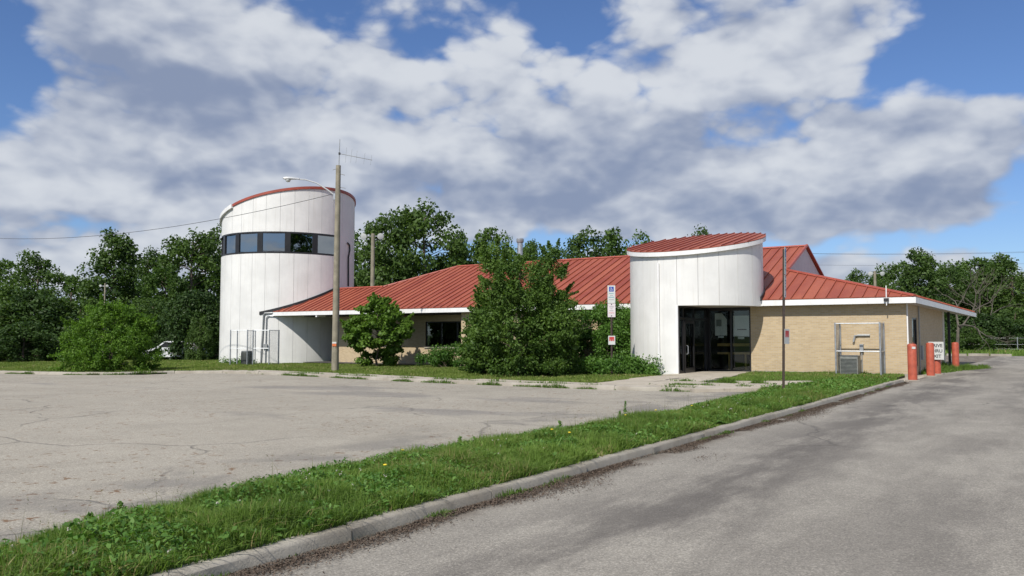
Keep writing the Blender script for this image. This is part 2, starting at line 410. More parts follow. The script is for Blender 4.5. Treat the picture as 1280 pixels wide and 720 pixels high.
MT['leaf_far'] = leaf_mat('leaf_far', (.030, .062, .016), (.098, .160, .038), .28)
MT['leaf_far2'] = leaf_mat('leaf_far_bright', (.034, .072, .016), (.105, .175, .038), .28)
MT['leaf_dark'] = leaf_mat('leaf_dark', (.020, .044, .012), (.064, .112, .028), .22)
MT['leaf_big'] = leaf_mat('leaf_shrub', (.040, .086, .017), (.130, .210, .042), .32)
MT['leaf_maple'] = leaf_mat('leaf_maple', (.055, .115, .018), (.15, .25, .04), .32)
MT['leaf_ivy'] = leaf_mat('leaf_ivy', (.040, .10, .016), (.115, .22, .04), .28)
MT['leaf_spray'] = leaf_mat('leaf_spray', (.058, .130, .017), (.155, .265, .038), .34)
MT['grass'] = leaf_mat('grass_blade', (.042, .095, .014), (.185, .275, .058), .30, rough=.55, dry=(.30, .25, .12))
MT['lawn'] = leaf_mat('lawn_blade', (.075, .130, .022), (.23, .29, .07), .30, rough=.6, dry=(.32, .27, .14))
MT['weed'] = leaf_mat('weed_leaf', (.05, .125, .025), (.15, .27, .06), .28)
MT['straw'] = leaf_mat('seed_stalk', (.10, .11, .04), (.22, .20, .10), .2)
MT['flower'] = simple('yellow_flower', (.75, .55, .03), .6, var=.1)
MT['clover'] = simple('clover_flower', (.42, .40, .34), .7, var=.1)

# ------------------------------------------------------------------ ground sheets
def sheet(name, poly, dz, mat, kind='structure', fn=None):       # polygon in (a, b), laid on the sloping ground
    bm = bmesh.new(); f = bm.faces.new([bm.verts.new((a, b, 0)) for a, b in poly])
    bmesh.ops.triangulate(bm, faces=[f])
    for cut in (0., 50.):
        bmesh.ops.bisect_plane(bm, geom=bm.verts[:] + bm.edges[:] + bm.faces[:], plane_co=(cut, 0, 0), plane_no=(1, 0, 0))
    for v in bm.verts: v.co = WG(v.co.x, v.co.y, dz)
    bmesh.ops.recalc_face_normals(bm, faces=bm.faces)
    for f in bm.faces:
        if f.normal.z < 0: f.normal_flip()
    me = bpy.data.meshes.new(name); bm.to_mesh(me); bm.free()
    return tag(link(name, me, mat), kind=kind)
sheet('ground', [(-900, -900), (900, -900), (900, 1600), (-900, 1600)], -.03, MT['ground'])

def kerb_a(b): return -.34 + (-3.5 - b) * .0095             # the near kerb line, a as a function of b
# the lot's far edge, traced on the ground
FARPX = [(-240, 462.5), (-100, 465), (0, 466.8), (100, 468.8), (180, 468.3), (232, 466.2), (300, 466.5), (402, 471.2), (500, 476.6), (626, 481.8), (708, 485.3), (800, 488.3), (866, 489.5)]
far = [loc(*G(*q)[:2]) for q in FARPX]
far_r = far[-1]
lot_edge = [(1.2, -60.), (1.3, -34.), (1.48, -32.), (1.78, -30.8), (2.12, -29.3), (2.2, -27.5), (2.1, -25.3), (1.85, -22.3), (1.72, -18.), (1.8, -13.5), (2.1, -10.35), far_r]
def unit(v): v = np.array(v, float); return v / np.linalg.norm(v)
def offset(line, d):
    out = []
    for i, p in enumerate(line):
        t = unit(np.array(line[min(i + 1, len(line) - 1)]) - np.array(line[max(i - 1, 0)])); out.append((p[0] - t[1] * d, p[1] + t[0] * d))
    return out
lot_poly = lot_edge[:-1] + list(reversed(far)) + [(110., far[0][1] - 8), (110., -60.)]
sheet('parking_lot', lot_poly, -.008, MT['lot'])
road_poly = [(kerb_a(-60) - .05, -60.), (kerb_a(-3.5) - .05, -3.5), (-.42, -3.0), (-.55, 5.), (-1.1, 9.5), (-1.9, 12.6), (-1.2, 16), (4., 21.), (14., 27.), (30., 33.), (30., 38.5), (-45., 47.), (-45., -60.)]
sheet('road', road_poly, -.004, MT['road'])
sheet('apron', [(-.42, -3.0), (2.0, -3.0), (2., -2.2), (.05, -2.1), (.05, 14.), (-1.9, 12.6), (-1.1, 9.5), (-.55, 5.)], .0, MT['walk'])
# far side: strip of concrete beyond the lane and open grass
sheet('path', [(-60., 66.), (8., 60.), (8., 64.), (-60., 72.)], .0, MT['walk'])

# pavement along the lot and up to the door: slabs one by one
pav = empty('pavement', WG(13, -9.5), kind='structure')
def slab(poly, dz=.115, th=.16):
    mb = MB(); pts = [WG(a, b, dz) - pav.location for a, b in poly]; mb.prism(pts, (0, 0, -th)); return mb.build('slab', MT['walk'], pav, bevel=.008)
def resample(line, step):
    P = [np.array(p, float) for p in line]; out = [P[0]]; acc = 0.
    for i in range(len(P) - 1):
        d = P[i + 1] - P[i]; L = np.linalg.norm(d); s = step - acc
        while s <= L: out.append(P[i] + d * s / L); s += step
        acc = (acc + L) % step
    return out
fr = resample(far[::-1], 1.45)
kb_in = offset(fr, .17); kb_out = offset(fr, 1.30)
rs = random.Random(5)
for i in range(len(fr) - 1):
    if fr[i + 1][0] > 29.5: continue
    c = [kb_in[i], kb_in[i + 1], kb_out[i + 1], kb_out[i]]
    cen = np.mean(np.array(c), 0); c = [tuple(cen + (np.array(p) - cen) * .991) for p in c]
    slab(c, .105 + rs.uniform(-.012, .012))
# from the lot corner to the lawn by the brick wing, and the walk to the door
ka = kb_out[0]
fx = (float(kb_in[0][0]), float(kb_in[0][1]))
WALK_R = [((4.55, -10.2), (3.35, -10.2), (3.45, -8.5), (4.75, -8.6)), ((4.75, -8.57), (3.45, -8.47), (3.5, -6.95), (4.6, -7.3)), ((3.32, -10.2), (2.05, -10.1), (2.05, -8.4), (3.42, -8.5)), ((3.42, -8.47), (2.05, -8.37), (1.75, -5.9), (3.47, -6.93))]
WALK_R += [((3.95, -12.1), (2.12, -10.28), (4.56, -10.24), (5.1, -11.0)), ((5.15, -10.9), (4.6, -10.2), (4.79, -8.62), (5.3, -8.62))]
for q in WALK_R: slab([tuple(p) for p in q], .10 + rs.uniform(-.01, .01))
for i in range(4):
    b0 = float(ka[1]) + .12 + i * 1.42; b1 = b0 + 1.40
    for (x0, x1) in ((7.95, 6.5), (6.47, 5.1)):
        e0 = 0 if i else -.8
        slab([(x0 + .1 * i, b0), (x1 + e0 + (.12 * i), b0), (x1 + .12 * i, b1), (x0 + .1 * i, b1)], .10 + rs.uniform(-.01, .01))
slab([(8.0, -2.6), (5.75, -2.6), (6.1, .1), (8.0, .1)], .11)
slab([(8.35, -4.2), (5.5, -4.2), (5.7, -2.63), (8.1, -2.63)], .108)

# kerbs: one stone after the other
def kerb(name, line, step, h=.105, wd=.135, gap=.012, seed=1, skip=()):
    root = empty(name, WG(*line[0]), kind='structure'); rr = random.Random(seed)
    pts = resample(line, step)
    for i in range(len(pts) - 1):
        if i in skip: continue
        p, q = pts[i], pts[i + 1]; t = unit(q - p); n = np.array([-t[1], t[0]])
        mb = MB(); prof = [(0, -.2), (.012, h * .72), (.03, h * .93), (.055, h), (wd, h + .004), (wd, -.2)]
        secs = []; m = 6; dzs = rr.uniform(-.012, .008); sh = rr.uniform(-.012, .012)
        for j in range(m + 1):
            s = p + t * (gap / 2 + (np.linalg.norm(q - p) - gap) * j / m)
            jit = rr.uniform(-.006, .006)
            secs.append([WG(*(s + n * (u + jit + sh)), z + dzs + rr.uniform(-.004, .004)) - root.location for u, z in prof])
        k = len(prof); vs = [v for s_ in secs for v in s_]; fs = []
        for j in range(m):
            for u in range(k - 1): fs.append((j * k + u, j * k + u + 1, (j + 1) * k + u + 1, (j + 1) * k + u))
        fs += [tuple(range(k)), tuple(range(m * k, m * k + k))[::-1]]
        mb.add(vs, fs).build('kerb_stone', MT['kerb'], root, smooth=True)
    return root
near_line = [(kerb_a(b), b) for b in (-3.4, -12., -22., -40.)]
kerb('road_kerb', [(float(a), b) for a, b in near_line], 1.9, seed=3)
kerb('lot_kerb', [tuple(map(float, p)) for p in fr], 2.4, h=.12, wd=.155, seed=8)

# ------------------------------------------------------------------ the building
BRZ = -YAW
bld = empty('restaurant_building', (P0[0], P0[1], 0), BRZ,
            'low tan brick building with red standing seam roof, white fascia and round white entrance', 'building')
def lp(a, b, z): return Vector((-a, b, z))                 # building grid -> the building's own frame
def lbox(mb, a0, a1, b0, b1, z0, z1): return mb.box(-a0, -a1, b0, b1, z0, z1)
EZ0, EZ1 = 2.86, 3.085                                      # fascia bottom and top
SL = .41; EB = -.40                                        # front roof slope, front eave line
def zfront(b): return 3.10 + SL * (b - EB)
# walls
wr = MB(); lbox(wr, .0, 6.06, 0., .25, -.3, EZ0 + .02)
wr.build('front_wall', MT['brick'], bld)
ws = MB(); lbox(ws, .0, .25, .253, 1.5, -.3, EZ0 + .02); lbox(ws, .0, .25, 2.9, 12.4, -.3, EZ0 + .02)
lbox(ws, .0, .25, 1.5, 2.9, -.3, .35); lbox(ws, .0, .25, 1.5, 2.9, 2.35, EZ0 + .02)
ws.build('side_wall', MT['brick'], bld)
wl = MB(); lbox(wl, 10.3, 21.55, 0., .25, -.4, EZ0 + .02); wl.build('front_wall', MT['brick'], bld)
RB = 1.42                                                   # the wall under the deep porch stands back
wa0, wa1, wz0, wz1 = 21.85, 25.2, .98, 2.42
wp = MB(); lbox(wp, 21.3, wa0, RB, RB + .25, -.4, EZ0 + .02); lbox(wp, wa1, 32.3, RB, RB + .25, -.4, EZ0 + .02)
lbox(wp, wa0, wa1, RB, RB + .25, -.4, wz0); lbox(wp, wa0, wa1, RB, RB + .25, wz1, EZ0 + .02)
lbox(wp, 32.05, 32.3, RB + .253, 6.0, -.4, EZ0 + .02)
wp.build('porch_wall', MT['brick'], bld)
MB().box(-32.42, -32.32, RB - .05, RB + .05, -.3, 2.84).build('downspout', MT['white_trim'], bld)
rt = MB(); lbox(rt, 21.3, 21.55, .253, RB - .003, -.4, EZ0 + .02); rt.build('return_wall', MT['brick'], bld)
bk = MB(); lbox(bk, .25, 33., 12.15, 12.4, -.4, EZ0 + .02); bk.build('rear_wall', MT['brick'], bld)
fd = MB(); lbox(fd, -.012, 6.0, -.012, -.0005, -.3, .13); fd.build('footing', MT['kerb'], bld)
# porch window: three dark panes in a black frame
win = MB(); 
for (x0, x1, z0, z1) in ((wa0, wa1, wz0, wz0 + .07), (wa0, wa1, wz1 - .07, wz1), (wa0, wa0 + .07, wz0 + .07, wz1 - .07), (wa1 - .07, wa1, wz0 + .07, wz1 - .07),
                         (wa0 + 1.08, wa0 + 1.15, wz0 + .07, wz1 - .07), (wa0 + 2.2, wa0 + 2.27, wz0 + .07, wz1 - .07)):
    lbox(win, x0, x1, RB + .06, RB + .14, z0, z1)
pw = win.build('window', MT['black_frame'], bld)
for x0, x1 in ((wa0 + .07, wa0 + 1.08), (wa0 + 1.15, wa0 + 2.2), (wa0 + 2.27, wa1 - .07)):
    g = MB(); lbox(g, x0 + .003, x1 - .003, RB + .095, RB + .105, wz0 + .073, wz1 - .073); g.build('pane', MT['glass'], pw)
sg = MB(); lbox(sg, wa0 - .03, wa1 + .03, RB - .06, RB + .05, wz0 - .07, wz0 - .003); sg.build('sill', MT['kerb'], pw)
pp = MB(); lbox(pp, wa0 + .35, wa0 + .85, RB + .13, RB + .135, 1.15, 1.62); pp.build('notice', MT['paper'], pw)
# side window beside the lane (pick-up window)
swin = MB()
for (y0, y1, z0, z1) in ((1.5, 2.9, .35, .42), (1.5, 2.9, 2.28, 2.35), (1.5, 1.57, .42, 2.28), (2.83, 2.9, .42, 2.28), (1.57, 2.83, 1.18, 1.25)):
    swin.box(-.10, -.02, y0, y1, z0, z1)
sw_ = swin.build('side_window', MT['black_frame'], bld)
for z0, z1 in ((.423, 1.177), (1.253, 2.277)):
    g = MB(); g.box(-.065, -.055, 1.573, 2.827, z0, z1); g.build('pane', MT['glass'], sw_)
g = MB(); g.box(-1.2, -1.1, .9, 3.6, .0, 2.8); g.build('curtain', MT['interior'], sw_)
# gooseneck and meters on the side wall
mt_ = MB(); mt_.box(.003, .16, .62, .86, .75, 1.25); mt_.build('meter_box', MT['grey_metal'], bld)
MB().tube([(.07, .74, .75), (.07, .74, -.1)], .03, 8).build('conduit', MT['grey_metal'], bld)
MB().tube([(.05, 3.15, 2.84), (.05, 3.15, -.1)], .03, 8).build('conduit', MT['grey_metal'], bld)
MB().box(.003, .14, 3.3, 3.6, .6, 1.2).build('meter_box', MT['grey_metal'], bld)
# interior so that the glass looks into rooms
it = MB(); lbox(it, .3, 21., 5.0, 5.2, -.3, 2.8); it.build('inner_wall', MT['interior'], bld)
it = MB(); lbox(it, 21.6, 34., 4.2, 4.4, -.3, 2.8); it.build('inner_wall', MT['interior'], bld)
it = MB(); lbox(it, .3, 34., .3, 11.9, 2.78, 2.83); it.build('inner_ceiling', MT['interior'], bld)
it = MB(); lbox(it, .3, 34., .3, 11.9, -.03, .0); it.build('inner_floor', MT['interior'], bld)

# fascia, soffit
fa = MB(); lbox(fa, -.37, 5.47, EB - .03, EB, EZ0, EZ1); lbox(fa, 11.1, 36.3, EB - .03, EB, EZ0, EZ1)
fa.build('fascia', MT['white_trim'], bld)
SIDE = .63 * SL                                             # slope of the hip over the lane side
def aside(b): return -.37 - max(0., b) * .030               # the lane side eave swings outwards
def zside(a): return 3.10 + SIDE * (a + .37)
fs = MB()
n_ = 8
for i in range(n_):
    b0 = EB + .003 + i * (20.4 / n_); b1 = b0 + 20.4 / n_
    a0, a1 = aside(b0), aside(b1)
    fs.prism([lp(a0 - .03, b0, zside(a0) - .24), lp(a0, b0, zside(a0) - .24), lp(a0, b0, zside(a0) - .015), lp(a0 - .03, b0, zside(a0) - .015)],
             lp(a1, b1, zside(a1)) - lp(a0, b0, zside(a0)))
fs.build('side_fascia', MT['white_trim'], bld)
so = MB(); lbox(so, -.36, 5.45, EB + .003, -.003, EZ0 + .012, EZ0 + .03); lbox(so, 11.1, 36., EB + .003, -.003, EZ0 + .012, EZ0 + .03); lbox(so, 21.56, 36., .0, 5., EZ0 + .012, EZ0 + .03)
so.add([lp(-.36, -.39, 2.852), lp(aside(20), 20, zside(aside(20)) - .235), lp(-.003, 20, 2.852), lp(-.003, -.39, 2.852)], [(0, 1, 2, 3)])
so.build('soffit', MT['soffit'], bld)
br = MB(); lbox(br, 32.1, 32.22, EB + .004, RB - .004, EZ0 - .12, EZ0 + .01); br.build('porch_beam', MT['white_trim'], bld)

# standing seam roofs: a panel is a strip of the slope with its upstanding seam
def clip(poly, s0, s1):
    def half(P, k, sgn):
        out = []
        for i in range(len(P)):
            p, q = P[i], P[(i + 1) % len(P)]; dp, dq = (p[0] - k) * sgn, (q[0] - k) * sgn
            if dp >= 0: out.append(p)
            if (dp >= 0) != (dq >= 0):
                t = dp / (dp - dq); out.append((p[0] + (q[0] - p[0]) * t, p[1] + (q[1] - p[1]) * t))
        return out
    P = half(poly, s0, 1)
    return half(P, s1, -1) if len(P) > 2 else []
def seam_roof(parent, poly, to3, nrm, width, name='roof_panel', th=.03, seam_h=.05, seam_w=.035, start=None, mat='roof'):
    """poly in slope coordinates (s across the seams, t along them); to3 maps (s, t) to the frame of the parent"""
    s0 = min(p[0] for p in poly) if start is None else start; smax = max(p[0] for p in poly); nrm = Vector(nrm).normalized()
    while s0 < smax - .02:
        c = clip(poly, s0 + .002, min(s0 + width - .002, smax)); c = [p for i, p in enumerate(c) if i == 0 or (abs(p[0] - c[i - 1][0]) + abs(p[1] - c[i - 1][1])) > 1e-4]
        if len(c) > 2:
            mb = MB(); mb.prism([to3(*p) for p in c], nrm * th)
            sm = clip(poly, s0 + .002, s0 + .004)
            if len(sm) > 2:
                t0 = min(p[1] for p in sm); t1 = max(p[1] for p in sm)
                if t1 - t0 > .05:
                    q = [to3(s0 + .003, t0 + .004), to3(s0 + .003 + seam_w, t0 + .004), to3(s0 + .003 + seam_w, t1 - .004), to3(s0 + .003, t1 - .004)]
                    mb.prism([v + nrm * (th + .001) for v in q], nrm * seam_h)
            mb.build(name, MT[mat], parent)
        s0 += width
RBK, RZ = 6.70, zfront(6.70); RA0, RA1 = 5.30, 26.95        # ridge line
WBK, WZ = 3.40, zfront(3.40); WA = 30.25                    # ridge of the low wing by the tower
roof = bpy.data.objects.new('roof', None); COL.objects.link(roof); roof.parent = bld; roof.empty_display_size = .3
rbase = MB()
def deck(pts): rbase.add([Vector(p) - Vector((0, 0, .03)) for p in pts], [tuple(range(len(pts)))])
hipb = lambda a: EB + .63 * (a + .37)
front = [(-.37, EB), (36.2, EB), (38.0, EB + .8), (38.0, WBK), (WA, WBK), (RA1, RBK), (RA0, RBK), (RA0, hipb(5.5) + .02), (5.5, hipb(5.5))]
nf = (0, -SL, 1)
# convex pieces, so that every strip is clipped cleanly: lane hip, main slope, left wing
seam_roof(roof, [(-.37, EB), (RA0, EB), (RA0, hipb(RA0))], lambda s, t: lp(s, t, zfront(t)), nf, .46, start=-.37)
seam_roof(roof, [(RA0, EB), (WA, EB), (WA, WBK), (RA1, RBK), (RA0, RBK)], lambda s, t: lp(s, t, zfront(t)), nf, .46, start=-.37 + .46 * 12)
seam_roof(roof, [(WA, EB), (36.6, EB), (38., WBK), (WA, WBK)], lambda s, t: lp(s, t, zfront(t)), nf, .46, start=-.37 + .46 * 66)
deck([lp(-.3, EB + .02, zfront(EB + .02)), lp(36., EB + .02, zfront(EB + .02)), lp(38., WBK - .02, zfront(WBK - .02)), lp(WA, WBK - .02, zfront(WBK - .02)), lp(RA1, RBK - .02, RZ - .01), lp(RA0 + .02, RBK - .02, RZ - .01), lp(RA0 + .02, hipb(RA0 + .02), zfront(hipb(RA0 + .02)))])
# lane side slope (runs on as a canopy), rear slope, left end and rear of the wing
gb0, gb1 = hipb(5.62), 2 * RBK - hipb(5.62)
sidep = [(EB, -.37), (20., aside(20.)), (20., 1.0), (2 * RBK - EB, 1.0), (gb1, 5.62), (gb0, 5.62)]
seam_roof(roof, [(EB, -.37), (20., aside(20.)), (20., .6), (13.8, .6), (gb1, 5.62), (gb0, 5.62)], lambda s, t: lp(t, s, zside(t)), (SIDE, 0, 1), .6, start=EB)
nb = (0, SL, 1); zb = lambda b: RZ - SL * (b - RBK)
seam_roof(roof, [(RA0, RBK), (RA1, RBK), (33.75, 13.5), (.5, 13.5), (5.62, gb1), (RA0, gb1)], lambda s, t: lp(s, t, zb(t)), nb, .92, start=-.37)
ze = lambda a: RZ - SL * (a - RA1)
seam_roof(roof, [(3.4, WA), (6.7, RA1), (13.5, 33.75), (6.8, 33.65)], lambda s, t: lp(t, s, ze(t)), (-SL, 0, 1), .92, start=3.4)
zw = lambda b: WZ - SL * (b - WBK)
seam_roof(roof, [(WA, WBK), (38., WBK), (38., 7.), (33.85, 7.)], lambda s, t: lp(s, t, zw(t)), nb, .92, start=WA)
rbase.build('deck', MT['joint'], roof)
# caps along ridge, hip and verge
def cap(p, q, wd, ht, name, mat='red_trim', parent=roof):
    p, q = Vector(p), Vector(q); d = (q - p).normalized(); sd = d.cross(Vector((0, 0, 1))).normalized(); up = sd.cross(d)
    mb = MB(); mb.prism([p - sd * wd / 2, p + sd * wd / 2, p + sd * wd * .32 + up * ht, p - sd * wd * .32 + up * ht], q - p); return mb.build(name, MT[mat], parent)
cap(lp(RA0 - .03, RBK, RZ + .02), lp(RA1, RBK, RZ + .02), .24, .07, 'ridge_cap')
cap(lp(WA, WBK, WZ + .02), lp(36.6, WBK, WZ + .02), .22, .07, 'ridge_cap')
cap(lp(RA1, RBK, RZ + .02), lp(WA, WBK, WZ + .02), .2, .07, 'hip_cap')
cap(lp(-.37, EB, 3.12), lp(5.62, hipb(5.62), zside(5.62) + .03), .2, .07, 'hip_cap')
cap(lp(RA0 - .02, hipb(5.4), zfront(hipb(5.4)) + .05), lp(RA0 - .02, RBK, RZ + .03), .12, .09, 'verge_cap')
cap(lp(RA0 - .02, RBK, RZ + .03), lp(RA0 - .02, 2 * RBK - hipb(5.4), zfront(hipb(5.4)) + .05), .12, .09, 'verge_cap')
# white gable above the hip: panels side by side
gz0 = zside(5.36) - .02
gab = bpy.data.objects.new('gable', None); COL.objects.link(gab); gab.parent = bld
bcur = gb0 - .25
while bcur < gb1 + .2:
    b0, b1 = bcur, min(bcur + 1.12, gb1 + .25)
    top = lambda b: max(gz0 + .002, RZ - .05 - SL * abs(b - RBK))
    pts = [lp(5.36, b0, gz0), lp(5.36, b1, gz0), lp(5.36, b1, top(b1))] + ([lp(5.36, RBK, top(RBK))] if b0 < RBK < b1 else []) + [lp(5.36, b0, top(b0))]
    MB().prism(pts, (-.05, 0, 0)).build('gable_panel', MT['gable'], gab); bcur += 1.132
# roof vent pipe with cap
vp = MB(); va = 15.9 + .35; vp.lathe([(.17, 5.2), (.17, 7.45)], 16, (-23.0, 8.0)); vq = vp.build('vent_pipe', MT['galv'], roof, smooth=True)
MB().lathe([(.21, 7.45), (.235, 7.50), (.235, 7.68), (.19, 7.72)], 16, (-23.0, 8.0)).build('vent_cap', MT['galv'], roof, smooth=True)
# small mast on the fascia, and downspouts
cm = MB(); cm.tube([(-.62, EB - .06, 2.78), (-.62, EB - .06, 3.55)], .02, 8); cm.build('fascia_mast', MT['white_trim'], bld)
MB().box(-.71, -.53, EB - .12, EB - .033, 2.95, 3.06).build('mast_bracket', MT['black'], bld)
ds = MB(); ds.box(.004, .05, .04, .10, -.1, 2.84); ds.build('downspout', MT['white_trim'], bld)
ds = MB(); ds.box(.004, .08, 12.2, 12.3, -.1, 2.84); ds.build('downspout', MT['white_trim'], bld)
cp_ = MB()
for bb in (13.0,): cp_.box(.15, .27, bb, bb + .12, -.1, 2.84)
cp_.build('canopy_post', MT['black'], bld)

# ------------------------------------------------------------------ the round entrance
DCA, DCB, DR = 8.315, -.458, 2.849
dz_ = lambda x, y: 5.70 + .220 * (y - DCB)                   # its roof falls towards the front
drum = bpy.data.objects.new('entrance_drum', None); COL.objects.link(drum); drum.parent = bld
def cyl_panel(cx, cy, r, a0, a1, zb_, ztop, th=.045, n=5):
    vs = []; fs = []
    for j in range(n + 1):
        a = a0 + (a1 - a0) * j / n; c, s = math.cos(a), math.sin(a)
        for rr_ in (r, r - th):
            x, y = cx + rr_ * c, cy + rr_ * s
            vs += [(x, y, zb_(x, y) if callable(zb_) else zb_), (x, y, ztop(x, y) if callable(ztop) else ztop)]
    for j in range(n):
        o = j * 4; p = o + 4
        fs += [(o, p, p + 1, o + 1), (o + 2, o + 3, p + 3, p + 2), (o + 1, p + 1, p + 3, o + 3), (o, o + 2, p + 2, p)]
    fs += [(0, 1, 3, 2), (n * 4, n * 4 + 2, n * 4 + 3, n * 4 + 1)]
    return MB().add(vs, fs)
JA = R_(-118.0) + YAW                                        # left jamb of the opening (building frame)
NPD = 21; stp = 2 * PI / NPD
OPEN_END = math.atan2(.35, DR)                               # the opening ends where the brick wing begins
for i in range(NPD):
    a0 = JA + i * stp; a1 = a0 + stp
    mid = (a0 + a1) / 2 % (2 * PI); mid = mid - 2 * PI if mid > PI else mid
    openp = JA < mid < .22 * PI and i < 8
    back = .12 * PI < mid < .92 * PI
    zb0 = 2.84 if openp else (3.0 if back else -.2)
    cyl_panel(-DCA, DCB, DR, a0 + .0022, a1 - .0022, zb0, lambda x, y: dz_(x, y) - .02).build('wall_panel', MT['white_panel'], drum, smooth=True)
core = MB()
for i in range(42):
    a0 = JA + i * PI / 21; a1 = a0 + PI / 21; mid = (a0 + a1) / 2 % (2 * PI); mid = mid - 2 * PI if mid > PI else mid
    zb0 = 2.86 if (i < 16 or .1 * PI < mid < .95 * PI) else -.2
    q = cyl_panel(-DCA, DCB, DR - .05, a0, a1, zb0, lambda x, y: dz_(x, y) - .04, .02, 1); core.add(q.v, q.f)
core.build('core', MT['joint'], drum)
# soffit of the opening
cs = MB(); cs.prism([(-DCA + (DR - .08) * math.cos(k * PI / 18), DCB + (DR - .08) * math.sin(k * PI / 18), 2.845) for k in range(36)], (0, 0, .03)); cs.build('soffit', MT['soffit'], drum)
# jamb flashing and the white seam pipe left of the door
fl = MB(); ja = JA - .004; fl.prism([(-DCA + rr_ * math.cos(ja + w_), DCB + rr_ * math.sin(ja + w_), -.1) for rr_, w_ in ((DR + .012, -.018), (DR + .012, .014), (DR - .12, .014), (DR - .12, -.018))], (0, 0, 2.95)); fl.build('jamb', MT['white_trim'], drum)
sa = R_(-134.2) + YAW
MB().tube([(-DCA + (DR + .05) * math.cos(sa), DCB + (DR + .05) * math.sin(sa), z) for z in (-.1, 2.3, 4.62)], .05, 8).build('downspout', MT['white_trim'], drum, smooth=True)
# its roof
droof = bpy.data.objects.new('entrance_roof', None); COL.objects.link(droof); droof.parent = bld
RO = DR * 1.05
circ = [(-DCA + RO * math.cos(k * PI / 32), DCB + RO * math.sin(k * PI / 32)) for k in range(64)]
seam_roof(droof, circ, lambda s, t: Vector((s, t, dz_(s, t) + .01)), (0, -.220, 1), .38, start=-DCA - RO, seam_h=.045)
def rim(cx, cy, r0, r1, zf, z0, z1, mat, parent, name, a0=0., a1=2 * PI, n=64):
    mb = MB(); k = n + 1; vs = []; fs = []
    for j in range(k):
        a = a0 + (a1 - a0) * j / n; c, s = math.cos(a), math.sin(a)
        for r, dz in ((r0, z0), (r1, z0), (r1, z1), (r0, z1)): vs.append((cx + r * c, cy + r * s, zf(cx + r * c, cy + r * s) + dz))
    for j in range(n):
        o = j * 4
        for q in range(4): fs.append((o + q, o + (q + 1) % 4, o + 4 + (q + 1) % 4, o + 4 + q))
    fs += [(0, 1, 2, 3), (n * 4, n * 4 + 3, n * 4 + 2, n * 4 + 1)]
    return mb.add(vs, fs).build(name, mat, parent, smooth=True)
rim(-DCA, DCB, DR + .004, RO - .004, dz_, -.17, .004, MT['white_trim'], droof, 'rim_fascia')
# dark flashing where the drum meets the roof of the brick wing
rim(-DCA, DCB, DR + .002, DR + .05, lambda x, y: zfront(y), .03, .20, MT['black'], droof, 'flashing', R_(-2), R_(80), 20)

# glazing: side screen with the door, then the screen facing the lot
gl = bpy.data.objects.new('entrance_glazing', None); COL.objects.link(gl); gl.parent = bld
SX = -8.06                                                   # side screen plane
GY = .22                                                     # front screen plane
y0s, y1s = -3.18, GY - .03
def member(x0, x1, y0, y1, z0, z1, nm='mullion'): MB().box(x0, x1, y0, y1, z0, z1).build(nm, MT['black_frame'], gl)
ys = [y0s, -2.72, -1.52, y1s - .30, y1s]
for y in ys[:-1] + [y1s - .07]: member(SX - .05, SX + .05, y, y + .075, .0, 2.84)
member(SX - .05, SX + .05, y0s + .075, y1s - .075, 2.28, 2.37, 'transom'); member(SX - .05, SX + .05, y0s + .075, y1s - .075, 2.765, 2.84, 'transom'); member(SX - .05, SX + .05, y0s + .075, -2.72, .0, .16, 'rail')
def pane(x0, x1, y0, y1, z0, z1): MB().box(x0, x1, y0, y1, z0, z1).build('pane', MT['glass'], gl)
for i in range(4):
    pane(SX - .004, SX + .004, ys[i] + .078, ys[i + 1] - .003, .163, 2.277); pane(SX - .004, SX + .004, ys[i] + .078, ys[i + 1] - .003, 2.373, 2.762)
member(SX + .051, SX + .085, -2.62, -2.55, .06, 2.26, 'door_stile'); member(SX + .051, SX + .085, -1.66, -1.57, .06, 2.26, 'door_stile')
member(SX + .051, SX + .085, -2.55, -1.66, .06, .28, 'door_rail'); member(SX + .051, SX + .085, -2.55, -1.66, 2.12, 2.26, 'door_rail')
MB().tube([(SX + .10, -2.5, .85), (SX + .16, -2.5, .88), (SX + .16, -2.5, 1.18), (SX + .10, -2.5, 1.21)], .016, 8).build('door_handle', MT['galv'], gl, smooth=True)
xs = [SX + .06, -7.36, -6.12]
xs = [-8.0, -6.98, -6.09]
for x in (xs[0], xs[1] - .04, xs[2] - .08): member(x, x + .08, GY - .05, GY + .05, .0, 2.84)
for i in range(2):
    x0 = (xs[0] + .083, xs[1] + .043)[i]; x1 = (xs[1] - .043, xs[2] - .083)[i]
    member(x0, x1, GY - .05, GY + .05, .0, .14, 'rail'); member(x0, x1, GY - .05, GY + .05, 2.70, 2.84, 'transom')
    pane(x0, x1, GY - .004, GY + .004, .143, 2.697)
# posters and notices behind the glass
def notice(x0, x1, z0, z1, y=GY + .02, nm='poster'): return MB().box(x0, x1, y, y + .004, z0, z1).build(nm, MT['paper'], gl)
p1 = MB(); p1.prism([(-7.72, GY + .03, 1.62), (-7.18, GY + .03, 1.62), (-7.18, GY + .03, 2.32), (-7.40, GY + .03, 2.60), (-7.72, GY + .03, 2.60)], (0, .005, 0)); p1.build('poster', MT['paper'], gl)
MB().box(-7.66, -7.42, GY + .020, GY + .028, 2.02, 2.32).build('print', MT['grey_metal'], gl)
notice(-7.58, -7.32, 1.52, 1.60)
notice(-6.90, -6.20, 1.58, 2.48); notice(-6.70, -6.42, 1.47, 1.56)
MB().box(-6.72, -6.32, GY + .012, GY + .018, 1.86, 1.90).build('print', MT['ink'], gl)
notice_s = MB(); notice_s.box(SX - .03, SX - .025, -3.05, -2.78, 1.05, 2.05); notice_s.build('poster', MT['paper'], gl)
notice_s = MB(); notice_s.box(SX - .03, SX - .025, -2.4, -1.75, 1.0, 1.75); notice_s.build('poster', MT['paper'], gl)
